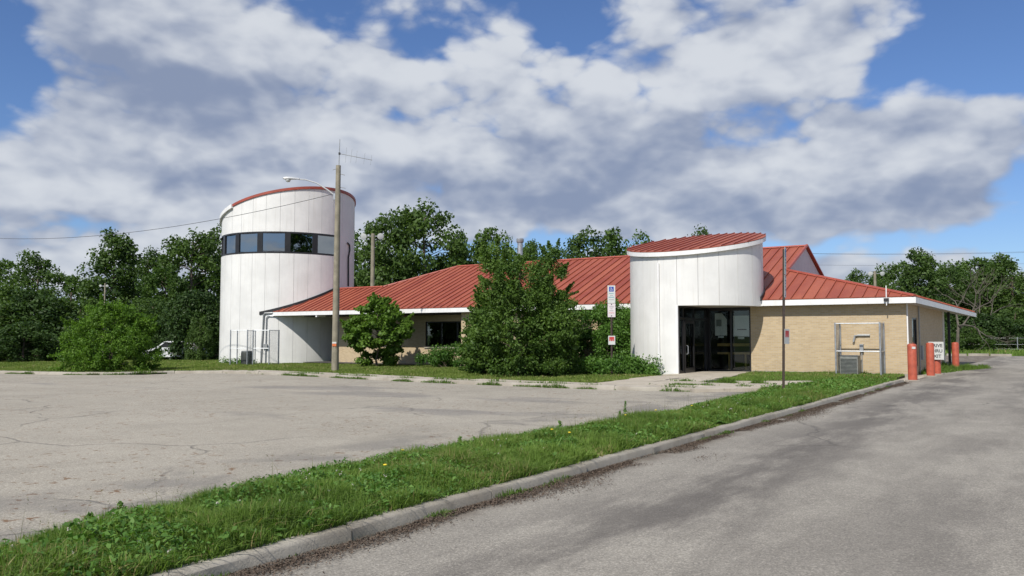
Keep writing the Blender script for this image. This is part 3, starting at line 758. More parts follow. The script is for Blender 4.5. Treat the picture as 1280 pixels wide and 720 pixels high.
# counter rails inside
for z in (.78, 1.14): MB().box(-8.0, -6.1, 1.3, 1.42, z, z + .09 + (.04 if z > 1 else 0)).build('counter_rail', MT['ochre'], gl)
for x in (-7.5, -6.75): MB().box(x, x + .07, 1.3, 1.4, .0, .78).build('counter_leg', MT['ochre'], gl)

# ------------------------------------------------------------------ the round tower
TC = np.array([-15.2354, 55.5486]); TR = 4.371; tz = -.19
tower = empty('round_tower', (TC[0], TC[1], tz), 0., 'tall white round tower with a band of dark windows and slanted red rim', 'tower')
tpl = lambda x, y: 10.10 - tz + .208 * x - .138 * y          # the slanted top
lw = bpy.data.objects.new('lower_wall', None); COL.objects.link(lw); lw.parent = tower
uw = bpy.data.objects.new('upper_wall', None); COL.objects.link(uw); uw.parent = tower
VIEW = R_(-74.7)
WT0, WT1 = 6.83 - tz, 8.17 - tz
NPT = 31; st = 2 * PI / NPT
wend = VIEW + R_(44.5); PN = R_(22.9); wstart = wend - 7 * PN
def inwin(m):
    d = (wend - m) % (2 * PI); return d < 7 * PN
tc_ = MB()
for i in range(NPT):
    a0 = VIEW + i * st + .07; a1 = a0 + st
    cyl_panel(0, 0, TR, a0 + .0016, a1 - .0016, -.2, WT0, .05, 4).build('wall_panel', MT['white_panel'], lw, smooth=True)
    cyl_panel(0, 0, TR, a0 + .0016, a1 - .0016, WT1, lambda x, y: tpl(x, y) - .03, .05, 4).build('wall_panel', MT['white_panel'], uw, smooth=True)
for i in range(NPT * 2):
    a0 = VIEW + i * st / 2 + .07; a1 = a0 + st / 2
    for z0, z1 in ((-.2, WT0 - .01), (WT1 + .01, lambda x, y: tpl(x, y) - .05)):
        q = cyl_panel(0, 0, TR - .055, a0, a1, z0, z1, .02, 1); tc_.add(q.v, q.f)
tc_.build('core', MT['joint'], tower)
# wall between the window band's two ends
k = 0; a = wend + .004
rest = 2 * PI - 7 * PN - .008; nn = int(rest / st) + 1
for i in range(nn):
    cyl_panel(0, 0, TR - .002, a + i * rest / nn, a + (i + 1) * rest / nn - .002, WT0 + .003, WT1 - .003, .05, 4).build('wall_panel', MT['white_panel'], uw, smooth=True)
wb = bpy.data.objects.new('window_band', None); COL.objects.link(wb); wb.parent = tower
cyl_panel(0, 0, TR + .006, wstart, wend, WT0 - .02, WT0 + .09, .14, 40).build('sill', MT['black_frame'], wb, smooth=True)
cyl_panel(0, 0, TR + .006, wstart, wend, WT1 - .08, WT1 + .02, .14, 40).build('head', MT['black_frame'], wb, smooth=True)
mw = R_(2.3)
for i in range(8):
    a = wend - i * PN; lo, hi = (a - mw, a) if i == 0 else ((a, a + mw) if i == 7 else (a - mw, a + mw))
    cyl_panel(0, 0, TR + .004, lo, hi, WT0 + .093, WT1 - .083, .13, 2).build('mullion', MT['black_frame'], wb, smooth=True)
for i in range(7):
    a1 = wend - i * PN - mw - .001; a0 = wend - (i + 1) * PN + mw + .001; rr_ = TR - .07
    p, q = Vector((rr_ * math.cos(a0), rr_ * math.sin(a0), 0)), Vector((rr_ * math.cos(a1), rr_ * math.sin(a1), 0)); nn_ = (p + q).normalized() * -.008
    MB().prism([p + Vector((0, 0, WT0 + .094)), q + Vector((0, 0, WT0 + .094)), q + Vector((0, 0, WT1 - .084)), p + Vector((0, 0, WT1 - .084))], nn_).build('pane', MT['tower_glass'], wb)
MB().lathe([(TR - .1, WT0 - .3), (TR - .1, WT0 - .25)], 32).build('floor', MT['interior'], tower)
MB().lathe([(1.6, WT0 - .2), (1.6, WT1 + .4)], 20).build('stair_core', MT['interior'], tower)
troof = bpy.data.objects.new('tower_roof', None); COL.objects.link(troof); troof.parent = tower
TO = TR * 1.012
gx = Vector((.208, -.138, 0)).normalized(); gy = Vector((-gx.y, gx.x, 0))
circ = [(TO * math.cos(k * PI / 36), TO * math.sin(k * PI / 36)) for k in range(72)]
def t3(s, t): p = gy * s + gx * t; return Vector((p.x, p.y, tpl(p.x, p.y) + .0))
seam_roof(troof, [(TO * math.cos(k * PI / 36), TO * math.sin(k * PI / 36)) for k in range(72)], t3, (-.208, .138, 1), .46, seam_h=.02)
rim(0, 0, TR - .02, TO + .02, tpl, -.10, .06, MT['red_trim'], troof, 'rim_trim', R_(-128), R_(120), 60)
lowa = math.atan2(-gx.y, -gx.x)
rim(0, 0, TR + .002, TO + .10, tpl, -.20, .05, MT['white_trim'], troof, 'gutter', R_(120), R_(360 - 128), 40)
# flashing where the roof of the wing meets the tower
fl = MB(); fa0, fa1 = R_(-98), R_(5); nseg = 40; vs = []; fs_ = []
for j in range(nseg + 1):
    a = fa0 + (fa1 - fa0) * j / nseg; c, s = math.cos(a), math.sin(a)
    x, y = TC[0] + TR * c, TC[1] + TR * s; la, lb = loc(x, y)
    zz = max(2.9, zfront(lb)) - tz if lb < WBK else WZ - SL * (lb - WBK) - tz
    for r in (TR + .003, TR + .05):
        vs += [(r * c, r * s, zz + .0), (r * c, r * s, zz + .20)]
for j in range(nseg):
    o = j * 4; p = o + 4
    fs_ += [(o + 2, p + 2, p + 3, o + 3), (o, o + 1, p + 1, p), (o + 1, o + 3, p + 3, p + 1), (o, p, p + 2, o + 2)]
fl.add(vs, fs_).build('flashing', MT['black'], tower)
# conduits on the tower
def tang(px, py, r=TR):
    rr_ = ray(px, py); A = rr_[:2] @ rr_[:2]; B = -2 * rr_[:2] @ TC; c = TC @ TC - r * r
    disc = max(0., B * B - 4 * A * c); t = (-B - math.sqrt(disc)) / (2 * A); p = rr_ * t
    return Vector((p[0] - TC[0], p[1] - TC[1], CH + p[2] - tz))
def tube_on(pts, rad, name, mat, r=TR + .06): MB().tube([tang(*q, r) for q in pts], rad, 8).build(name, MT[mat], tower, smooth=True)
tube_on([(341, 391), (331, 391.5), (329.5, 394), (328.5, 412), (327, 432), (325.8, 455)], .05, 'conduit', 'grey_metal')
tube_on([(343, 395), (335, 395), (333, 397.5), (332.5, 420), (331.5, 455)], .035, 'conduit', 'galv')
MB().box(-.12, .12, -.06, .06, 0, .3).build('junction_box', MT['grey_metal'], tower).location = tang(331.5, 436, TR + .08)
tube_on([(434.5, 303.5), (436.8, 306), (437.3, 312), (435.6, 322), (435.5, 358)], .05, 'conduit', 'black')

# ------------------------------------------------------------------ vegetation
def leaf_quads(rng, P, N, L, Wd, val, droop=.0):
    """diamond leaves: centres P, facing N, length L, width Wd"""
    n = len(P); N = N / (np.linalg.norm(N, axis=1, keepdims=True) + 1e-9)
    r = rng.normal(size=(n, 3)); T = np.cross(N, r); T /= np.linalg.norm(T, axis=1, keepdims=True) + 1e-9; B = np.cross(N, T)
    L = np.broadcast_to(L, (n,))[:, None]; Wd = np.broadcast_to(Wd, (n,))[:, None]
    V = np.stack([P - T * L * .5, P + B * Wd * .5 + N * L * .06, P + T * L * .5 - np.array([0, 0, 1]) * L * droop, P - B * Wd * .5 + N * L * .06], 1)
    return V.reshape(-1, 3), np.arange(n * 4).reshape(n, 4), val
def clump_leaves(rng, cen, rad, per, size, hollow=.45, flat=.8, wid=.62, spread=.8):
    """leaves spread through ellipsoid clumps; cen (K,3), rad (K,)"""
    K = len(cen); idx = np.repeat(np.arange(K), per); n = len(idx)
    d = rng.normal(size=(n, 3)); d /= np.linalg.norm(d, axis=1, keepdims=True)
    r = (hollow + (1 - hollow) * rng.random(n) ** .7) * (1 + .12 * rng.normal(size=n))
    P = cen[idx] + d * (r * rad[idx])[:, None] * np.array([1, 1, flat])
    N = d * .7 + rng.normal(size=(n, 3)) * spread + np.array([0, 0, .35])
    kv = rng.random(K) * .45
    val = np.clip(kv[idx] + rng.random(n) * .6, 0, 1)
    L = size * (.7 + .6 * rng.random(n))
    return leaf_quads(rng, P, N, L, L * wid, val, .12)
def limb_tubes(rng, mb, base, cen, r0, h0, top, every=1, bend=.15, n=6):
    base = Vector(base); tp = Vector(top)
    trunk = [base.lerp(tp, t) + Vector((rng.normal() * bend * .3, rng.normal() * bend * .3, 0)) * (1 if 0 < t < 1 else 0) for t in np.linspace(0, 1, 7)]
    mb.tube(trunk, [r0 * (1.25 if i == 0 else 1) * (1 - .82 * i / 6) for i in range(7)], 9)
    for c in cen[::every]:
        c = Vector(c); zt = max(h0, min(c.z - .25 * (Vector((c.x, c.y, 0)) - Vector((tp.x, tp.y, 0))).length - .1, tp.z * .96))
        f = (zt - base.z) / max(.01, tp.z - base.z); f = min(max(f, .05), .97); s = base.lerp(tp, f)
        m = s.lerp(c, .5) + Vector((rng.normal() * bend, rng.normal() * bend, .12 * (c - s).length))
        rr_ = r0 * (1 - .8 * f) * .42
        mb.tube([s, s.lerp(m, .5) + Vector((0, 0, .03)), m, c], [rr_, rr_ * .75, rr_ * .5, rr_ * .2], n, cap=False)
def crown_centres(rng, K, prof, z0, z1, wx, wy, inner=.35):
    """clump centres inside a crown whose half-width follows prof (height fraction -> fraction of width)"""
    out = []
    hs = np.linspace(0, 1, len(prof))
    while len(out) < K:
        h = rng.random(); wdt = np.interp(h, hs, prof)
        if rng.random() > wdt + .1: continue
        a = rng.random() * 2 * PI; r = (inner + (1 - inner) * math.sqrt(rng.random())) * wdt
        out.append((math.cos(a) * r * wx, math.sin(a) * r * wy, z0 + h * (z1 - z0)))
    return np.array(out)
def make_tree(name, seed, H, Wx, Wy, z0, prof, K, crad, per, size, leaf, bark='bark', trunk_r=.2, lean=0., **kw):
    """returns the thing: trunk and crown, standing at its own origin"""
    rng = np.random.default_rng(seed)
    cen = crown_centres(rng, K, prof, z0, H - crad * .6, Wx - crad * .6, Wy - crad * .6)
    rad = crad * (.65 + .7 * rng.random(K))
    sh = kw.pop('shoots', 0)
    V, Fc, val = clump_leaves(rng, cen, rad, per, size, **kw)
    root = empty(name)
    if sh:                                                 # thin leafy shoots poking out of the crown
        pick = rng.integers(0, K, sh); c = cen[pick]; ax = np.array([lean, 0, (z0 + H) / 2]); d = (c - ax) * np.array([1, 1, .35]); d /= np.linalg.norm(d, axis=1, keepdims=True) + 1e-6
        d = d + np.array([0, 0, .75]) + rng.normal(size=d.shape) * .3; d /= np.linalg.norm(d, axis=1, keepdims=True)
        L = crad * (.9 + 1.1 * rng.random(sh)); k_ = 5; tt = np.linspace(.45, 1., k_)
        cs_ = (c[:, None, :] + d[:, None, :] * (L[:, None] * tt)[:, :, None]).reshape(-1, 3); rs_ = np.tile(crad * np.linspace(.34, .12, k_), sh)
        V2, F2, v2 = clump_leaves(rng, cs_, rs_, max(8, per // 9), size, hollow=.1); Fc = np.concatenate([Fc, F2 + len(V)]); V = np.concatenate([V, V2]); val = np.concatenate([val, v2])
    mb = MB(); limb_tubes(rng, mb, (0, 0, -.15), cen, trunk_r, z0 * .6 + .15, (lean, 0, H * .86), every=max(1, K // 26))
    mb.build('trunk', MT[bark], root, smooth=True, fix=False)
    link('crown', np_mesh('crown', V, Fc, val), MT[leaf], root)
    return root
def place(root, p, rz=0., sx=1., sz=1., **tags):
    root.location = p; root.rotation_euler = (0, 0, rz); root.scale = (sx, sx, sz); return tag(root, **tags)

ROUND = [.45, .8, 1., 1., .92, .72, .35]; TALL = [.5, .85, 1., .9, .85, .65, .45, .2]; WIDE = [.7, 1., 1., .95, .8, .5]
BUSH = [.9, 1., 1., .95, .85, .62, .35]
# kinds of trees behind the building and round the lot; heights of the kinds are 12 m, scaled per tree
kinds = [
    make_tree('broadleaf_tree', 11, 12., 4.2, 4.2, 2.2, ROUND, 90, 1.05, 110, .34, 'leaf_far', trunk_r=.28),
    make_tree('broadleaf_tree', 12, 12., 3.4, 3.4, 2.0, TALL, 90, .92, 110, .32, 'leaf_far', trunk_r=.26),
    make_tree('broadleaf_tree', 13, 12., 4.6, 4.6, 1.6, WIDE, 105, 1.0, 105, .34, 'leaf_far2', trunk_r=.3),
    make_tree('broadleaf_tree', 14, 12., 3.8, 3.8, 2.6, TALL, 70, .85, 105, .30, 'leaf_far', trunk_r=.24),
]
shrubs = [
    make_tree('tall_shrub', 21, 6., 3.4, 3.0, .3, BUSH, 85, .75, 110, .26, 'leaf_dark', trunk_r=.12),
    make_tree('tall_shrub', 22, 6., 3.0, 3.2, .3, BUSH, 80, .75, 110, .26, 'leaf_far', trunk_r=.12),
]
used = set()
def stand(lib, k, px, ytop, Y, wscale=1., rz=0., ground=None, **tags):
    """one tree of a kind: column px, top row ytop, distance Y"""
    base = at_depth(px, 420, Y); base.z = zg(base.x, base.y) if ground is None else ground
    top = at_depth(px, ytop, Y).z; hh = 12. if lib is kinds else 6.
    src = lib[k]; o = src if (id(lib), k) not in used else copy_tree(src); used.add((id(lib), k))
    sz = (top - base.z) / hh
    for key in ('label', 'category', 'group'):
        if key in o: del o[key]
    return place(o, base, rz, sz * wscale, sz, **tags)
rr = random.Random(77)
GL = dict(cat='tree', group='trees of the wood left of the tower')
left_trees = [(-75, 305, 80, 0, 1.1, 'leafy tree at the open end of the wood left of the tower'),
    (-20, 322, 84, 2, 1.1, 'broad low tree in the wood left of the tower'), (45, 314, 80, 0, 1., 'rounded tree in the wood left of the tower'),
    (140, 281, 72, 1, .95, 'tallest slender tree of the wood left of the tower'), (183, 304, 78, 3, 1., 'narrow tree beside the tallest slender tree of the wood'),
    (238, 279, 72, 3, 1.05, 'tall dark tree rising close to the white round tower'), (272, 286, 76, 0, .9, 'tall tree half hidden by the white round tower'),
    (88, 342, 76, 2, 1.1, 'low tree between taller trees of the wood left of the tower'), (205, 330, 68, 2, .9, 'bright green tree in front of the tall wood trees')]
for i, (px, yt, Y, k, ws_, lb) in enumerate(left_trees): stand(kinds, k, px, yt, Y, ws_, rr.uniform(0, 6), label=lb, **GL)
GB = dict(cat='tree', group='trees behind the building')
for px, yt, Y, k, ws_, lb in [(478, 268, 74, 0, .85, 'dark tree behind the red roof, close beside the tower'), (530, 240, 76, 3, 1.05, 'tallest dark broadleaf tree behind the red roof beside the tower'), (566, 290, 78, 0, .7, 'lower tree at the flank of the tallest tree behind the red roof'),
        (438, 290, 78, 2, .9, 'tree mostly hidden behind the white tower'), (622, 284, 80, 2, .8, 'pale green tree behind the roof vent pipe'), (588, 322, 90, 1, .8, 'small far tree over the ridge left of the vent pipe'), (655, 302, 82, 0, .8, 'low tree over the ridge behind the big shrub'),
        (735, 288, 80, 0, .9, 'rounded tree over the red ridge left of the round entrance'), (785, 284, 82, 2, .85, 'wide tree over the red ridge beside the round entrance'), (872, 276, 84, 3, .7, 'loose thin crown rising above the round entrance roof')]:
    stand(kinds, k, px, yt, Y, ws_, rr.uniform(0, 6), label=lb, **GB)
GR = dict(cat='tree', group='trees beyond the lane')
for px, yt, Y, k, ws_, lb in [(1078, 338, 88, 0, .9, 'low rounded tree behind the twin floodlight pole'), (1118, 326, 92, 2, .85, 'mid green tree between the floodlight pole and the tall lane trees'), (1150, 306, 88, 1, 1., 'tall tree at the head of the row beyond the lane'),
        (1182, 332, 94, 0, 1., 'tree right behind the dead bare tree'), (1226, 326, 96, 2, 1., 'broad tree beyond the lane and the wire fence'), (1268, 318, 92, 0, 1.05, 'dark tree at the open end of the row beyond the lane'), (1205, 322, 100, 2, 1.1, 'wide tree deep in the row behind the bare tree'), (1248, 324, 98, 0, 1.1, 'rounded tree deep in the row behind the wire fence'), (1100, 345, 80, 2, .8, 'low tree over the hip end of the red roof'), (1320, 316, 90, 1, 1.2, 'leafy tree past the end of the wire fence'), (1030, 352, 92, 2, .8, 'low tree over the white gable')]:
    stand(kinds, k, px, yt, Y, ws_, rr.uniform(0, 6), label=lb, **GR)
# trees across the street behind the camera, seen only in the tower's windows
for i, (x, y, k, s, lb) in enumerate([(31, -13, 0, 1.65, 'street tree across the lane mirrored in the dark tower pane'), (50, 40, 1, 1.0, 'tree at the lane side mirrored in the last tower pane'), (-88, 4, 2, 1.2, 'tree past the lot mirrored in the side tower pane')]):
    o = copy_tree(kinds[k]); place(o, (x, y, zg(x, y)), i, s, s, label=lb, cat='tree', group='trees round the lot outside the view')
GS = dict(cat='shrub', group='undergrowth of the wood left of the tower')
for px, yt, Y, k, ws_ in [(-60, 380, 60, 0, 1.5), (-5, 376, 62, 1, 1.4), (45, 362, 64, 0, 1.3), (30, 402, 57, 0, 1.6), (100, 372, 65, 1, 1.2), (150, 380, 63, 0, 1.3), (190, 372, 64, 1, 1.0), (232, 364, 62, 0, .95), (262, 366, 63, 0, .9), (170, 408, 61, 0, 1.4), (105, 405, 60, 0, 1.5), (250, 405, 62.5, 0, 1.1), (-40, 410, 57, 0, 1.6), (250, 394, 59.6, 1, .62), (205, 385, 66, 0, 1.2)]:
    stand(shrubs, k, px, yt, Y, ws_, rr.uniform(0, 6), label='dense dark shrub in the undergrowth below the wood left of the tower', **GS)
GS2 = dict(cat='shrub', group='undergrowth beyond the lane')
for px, yt, Y, k, ws_ in [(1075, 372, 84, 0, 1.2), (1130, 370, 86, 1, 1.2), (1160, 396, 82, 0, 1.5), (1200, 385, 86, 0, 1.3), (1236, 392, 84, 0, 1.5), (1270, 384, 86, 1, 1.4), (1305, 388, 84, 0, 1.5), (1215, 408, 80, 1, 1.6), (1180, 412, 76, 1, 1.4)]:
    stand(shrubs, k, px, yt, Y, ws_, rr.uniform(0, 6), label='dense dark shrub in the undergrowth beyond the lane', **GS2)
GS3 = dict(cat='shrub', group='shrubs over the low wing roof')
for px, yt, Y, k, ws_ in [(455, 335, 76, 0, 1.), (500, 330, 77, 1, 1.), (545, 330, 78, 0, 1.)]:
    stand(shrubs, k, px, yt, Y, ws_ * .8, rr.uniform(0, 6), label='dark shrubby growth behind the low red wing roof beside the tower', **GS3)

# big shrub by the kerb
bt = make_tree('big_shrub', 31, 4.9, 2.3, 2.0, .2, [.8, .98, 1., .92, .80, .62, .45, .22], 150, .40, 240, .105, 'leaf_big', trunk_r=.11, hollow=.2, shoots=170)
pbt = G(650, 472); place(bt, pbt, 0., label='big leafy shrub taller than the eave, by the lot kerb', cat='shrub')
bt2 = make_tree('leafy_shrub', 32, 3.3, 1.15, 1.1, .15, BUSH, 60, .36, 240, .10, 'leaf_big', trunk_r=.06, hollow=.2, shoots=60)
bt4 = make_tree('leafy_shrub', 34, 5.75, 1.25, 1.2, .3, [.8, 1., 1., .9, .60, .5, .25], 60, .36, 220, .10, 'leaf_big', trunk_r=.07, hollow=.2, shoots=70)
place(bt4, G(692, 470) + Vector((0, 1.1, 0)), 0., label='slim leafy shrub rising behind the big shrub towards the round entrance', cat='shrub')
bt5 = make_tree('leafy_shrub', 35, 5.7, 1.1, 1.1, .3, [.8, 1., 1., .9, .7, .5, .3], 52, .36, 220, .10, 'leaf_big', trunk_r=.07, hollow=.2, shoots=70)
place(bt5, G(612, 470) + Vector((0, .6, 0)), 0., label='slim leafy shrub rising beside the big shrub towards the porch window', cat='shrub')
place(bt2, G(690, 472.5) + Vector((0, .4, 0)), 0., label='lower leafy shrub leaning on the big shrub by the kerb', cat='shrub')
bt3 = make_tree('leafy_shrub', 33, 3.1, 1.0, 1.0, .15, BUSH, 50, .36, 220, .10, 'leaf_big', trunk_r=.06, hollow=.2, shoots=60)
place(bt3, G(606, 469), 0., label='drooping leafy shrub at the window flank of the big shrub', cat='shrub')
# young maple near the pole
mp = make_tree('young_maple', 43, 3.98, 1.95, 1.7, .22, [.5, .55, .68, .95, 1., .92, .68, .45, .25], 125, .32, 130, .16, 'leaf_maple', trunk_r=.06, hollow=.15, flat=.6, wid=.9, shoots=30)
place(mp, G(472, 460), 0., label='young bright green maple tree with layered leaves in front of the porch', cat='tree')
# spreading bush left of the lot
sb = make_tree('spreading_bush', 51, 3.45, 2.6, 2.3, .1, [1., .98, .92, .8, .62, .42], 190, .38, 200, .12, 'leaf_spray', trunk_r=.05, hollow=.1, flat=.8, wid=.4, shoots=60)
place(sb, G(128, 466.5) + Vector((0, .8, 0)), 0., label='feathery bright green bush spreading over the kerb left of the tower', cat='bush')
# ivy and rank growth at the wall
def mound(name, seed, wx, wy, h, n, size, label, p, rz=BRZ, cat='bush', leaf='leaf_ivy', lumps=26):
    rng = np.random.default_rng(seed); cen = np.stack([(rng.random(lumps) * 2 - 1) * wx, (rng.random(lumps) * 2 - 1) * wy, rng.random(lumps) * h * .72], 1)
    cen[:, 2] *= np.clip(1.15 - (cen[:, 0] / wx) ** 2 * .7, .2, 1); rad = .3 + .22 * rng.random(lumps)
    V, Fc, val = clump_leaves(rng, cen, rad, n // lumps, size, hollow=.2, flat=.9)
    V[:, 2] = np.maximum(V[:, 2], .0)
    root = empty(name, p, rz); mb = MB()
    for c in cen[::3]: mb.tube([(c[0] * .6, c[1] * .6, -.05), (c[0] * .85, c[1] * .85, c[2] * .5), tuple(c)], [.018, .012, .006], 5, cap=False)
    mb.build('stem', MT['bark'], root, fix=False); link('leaves', np_mesh('leaves', V, Fc, val), MT[leaf], root)
    return tag(root, label, cat)
mound('ground_ivy', 61, 2.4, .9, 1.5, 15000, .11, 'mound of ivy under the porch window', WG(20.1, -1.4), lumps=40)
mound('ground_ivy', 62, 2.5, .9, 1.0, 9000, .11, 'tangle of ivy between the big shrub and the sign post', WG(11.6, -4.6), lumps=30)
mound('ground_ivy', 63, .95, .55, .85, 4500, .10, 'small ivy mound at the foot of the round entrance', WG(9.55, -4.0), lumps=16)
mound('ground_ivy', 64, 2.1, .55, 4.3, 24000, .10, 'tall ivy climbing the brick wall left of the round entrance', WG(12.9, -.95), lumps=80)
mound('ground_ivy', 65, .85, .4, 4.9, 10000, .10, 'ivy reaching the eave beside the round entrance', WG(11.5, -1.45), lumps=44)
mound('ground_ivy', 66, .22, .2, 1.55, 900, .09, 'single ivy spire against the white entrance wall', WG(9.05, -3.75), lumps=8)
mound('ground_ivy', 67, 3.2, .5, 2.0, 9000, .11, 'ivy on the brick wall behind the big shrub', WG(16.4, -.7), lumps=40)
mound('weed_clump', 68, 1.5, .35, .35, 1800, .09, 'weeds round the cage and pipes at the tower foot', WG(37.6, -1.75) , lumps=14)
# dead tree and pale trunk beyond the lane
def bare_tree(seed, p, H, label):
    rng = np.random.default_rng(seed); mb = MB(); root = empty('dead_tree', p)
    def grow(s, d, L, r, lv):
        e = s + d * L; mid = s.lerp(e, .5) + Vector(rng.normal(size=3)) * L * .05
        mb.tube([s, mid, e], [r, r * .8, r * .6], 6 if lv < 2 else 4, cap=False)
        if lv >= 5: return
        for i in range(2 if lv < 2 else int(rng.integers(2, 4))):
            nd = (d + Vector(rng.normal(size=3)) * .42 + Vector((0, 0, .10))).normalized(); grow(e, nd, L * (.62 + .22 * rng.random()), r * .58, lv + 1)
    grow(Vector((0, 0, -.2)), Vector((.06, 0, 1)).normalized(), H * .30, .17, 0)
    grow(Vector((0, 0, H * .22)), Vector((.6, -.1, .8)).normalized(), H * .24, .10, 1)
    mb.build('trunk', MT['pale_bark'], root, smooth=True, fix=False); return tag(root, label, 'tree')
p = at_depth(1196, 420, 72); p.z = 0; bare_tree(5, p, 9.0, 'dead bare tree with pale trunk beyond the lane canopy')
p = at_depth(1222, 420, 87); p.z = 0; bare_tree(9, p, 9.4, 'leafless forked tree in the thicket beyond the lane')

# ------------------------------------------------------------------ grass
def in_poly(x, y, poly):
    ins = np.zeros(len(x), bool); n = len(poly); j = n - 1
    for i in range(n):
        xi, yi = poly[i]; xj, yj = poly[j]
        c = ((yi > y) != (yj > y)) & (x < (xj - xi) * (y - yi) / (yj - yi + 1e-12) + xi); ins ^= c; j = i
    return ins
class VNoise:                                             # smooth value noise for uneven growth
    def __init__(s, seed): s.g = np.random.default_rng(seed).random((64, 64))
    def __call__(s, x, y):
        xi = np.floor(x).astype(int); yi = np.floor(y).astype(int); fx_ = x - xi; fy = y - yi
        fx_ = fx_ * fx_ * (3 - 2 * fx_); fy = fy * fy * (3 - 2 * fy); g = s.g
        a = g[xi % 64, yi % 64]; b = g[(xi + 1) % 64, yi % 64]; c = g[xi % 64, (yi + 1) % 64]; d = g[(xi + 1) % 64, (yi + 1) % 64]
        return (a * (1 - fx_) + b * fx_) * (1 - fy) + (c * (1 - fx_) + d * fx_) * fy
vn = VNoise(4); vn2 = VNoise(9)
def ab_to_world(a, b, z): 
    return np.stack([P0[0] + a * UL[0] + b * VB[0], P0[1] + a * UL[1] + b * VB[1], zslope(a) + z], 1)
def scatter(rng, poly, n):
    P = np.array(poly); lo, hi = P.min(0), P.max(0); x = lo[0] + rng.random(n) * (hi[0] - lo[0]); y = lo[1] + rng.random(n) * (hi[1] - lo[1])
    m = in_poly(x, y, poly); return x[m], y[m]
def blades(rng, a, b, hgt, wid, z0, lean=.5):
    n = len(a); B = ab_to_world(a, b, z0); ang = rng.random(n) * 2 * PI; ln = np.abs(rng.normal(size=n)) * lean
    D = np.stack([np.cos(ang), np.sin(ang), np.zeros(n)], 1); az_ = rng.random(n) * 2 * PI
    Sd = np.stack([np.cos(az_), np.sin(az_), np.zeros(n)], 1) * (wid / 2)[:, None]
    up = np.array([0, 0, 1.]); h = hgt[:, None]
    M_ = B + up * h * .55 + D * (ln * hgt * .28)[:, None]; T = B + up * h * (1 - .25 * np.minimum(ln, 1.2))[:, None] + D * (ln * hgt * .85)[:, None]
    V = np.stack([B - Sd, B + Sd, M_ + Sd * .8, M_ - Sd * .8, T], 1).reshape(-1, 3)
    o = np.arange(n)[:, None] * 5
    Fq = np.concatenate([o + np.array([0, 1, 2]), o + np.array([0, 2, 3]), o + np.array([3, 2, 4])], 1).reshape(-1, 3)
    return V, Fq
def grass(name, poly, dens, h0, h1, wid, z0, mat, seed, lean=.5, fn=None, valf=None):
    rng = np.random.default_rng(seed); P = np.array(poly); A = np.prod(P.max(0) - P.min(0))
    a, b = scatter(rng, poly, int(A * dens)); tuft = vn(a * 2.3 + 11, b * 2.3 + 31) * .6 + vn2(a * 6 + 3, b * 6 + 5) * .4
    keep = rng.random(len(a)) < np.clip(tuft * 1.7, .15, 1)
    if fn is not None: keep &= fn(a, b)
    a, b, tuft = a[keep], b[keep], tuft[keep]; n = len(a)
    h = (h0 + (h1 - h0) * np.clip(tuft * 1.1 - .15, 0, 1)) * (.55 + .8 * rng.random(n)); zz = z0(a, b) if callable(z0) else z0
    V, Fq = blades(rng, a, b, h, wid * (.6 + .8 * rng.random(n)), zz, lean)
    val = np.clip(.1 + .45 * vn(a * 1.1 + 7, b * 1.1 + 3) + .5 * rng.random(n) * .9, 0, 1)
    dry = rng.random(n) < .03 + .16 * (vn2(a * .9 + 50, b * .9 + 17) > .62); val = np.where(dry, 1., np.minimum(val, .94))
    return tag(link(name, np_mesh(name, V, Fq, np.repeat(val, 3)), MT[mat]), kind='stuff'), (a, b)

ka_ = lambda b: kerb_a(b) + .115
# raised soil of the verge, slightly mounded
def verge_edge(b): return np.interp(b, [p[1] for p in lot_edge[:-1]], [p[0] for p in lot_edge[:-1]])
vb = np.linspace(-45, -13.0, 80); V = []; Fq = []
for i, b in enumerate(vb):
    e0 = ka_(b) + .004; e1 = float(verge_edge(b)) + .12 * math.sin(b * 2.1) + .06 * math.sin(b * 5.3)
    for j, f in enumerate(np.linspace(0, 1, 9)):
        z = [.075, .105, .125, .14, .14, .125, .10, .05, -.05][j] + .012 * math.sin(b * 3 + j * 2)
        V.append(WG(e0 + (e1 - e0) * f, b, z))
for i in range(len(vb) - 1):
    for j in range(8): o = i * 9 + j; Fq.append((o, o + 1, o + 10, o + 9))
me = np_mesh('verge', np.array([tuple(v) for v in V]), Fq, smooth=True); tag(link('verge', me, MT['soil']), kind='structure')
def verge_z(a, b):
    f = np.clip((a - ka_(b)) / np.maximum(.1, verge_edge(b) - ka_(b)), 0, 1); return np.interp(f, np.linspace(0, 1, 9), [.075, .105, .125, .14, .14, .125, .10, .05, -.02])
def vpoly(b0, b1, n=14):
    bs = np.linspace(b0, b1, n); return [(float(ka_(b)) - .01, float(b)) for b in bs] + [(float(verge_edge(b)) + .10, float(b)) for b in bs[::-1]]
grass('verge_grass', vpoly(-34, -26.5), 9500, .05, .24, .0085, verge_z, 'grass', 1, 1.0)
grass('verge_grass', vpoly(-26.5, -20), 6500, .05, .25, .0105, verge_z, 'grass', 2, 1.0)
grass('verge_grass', vpoly(-20, -13.0), 3800, .05, .24, .0135, verge_z, 'grass', 3, 1.0)
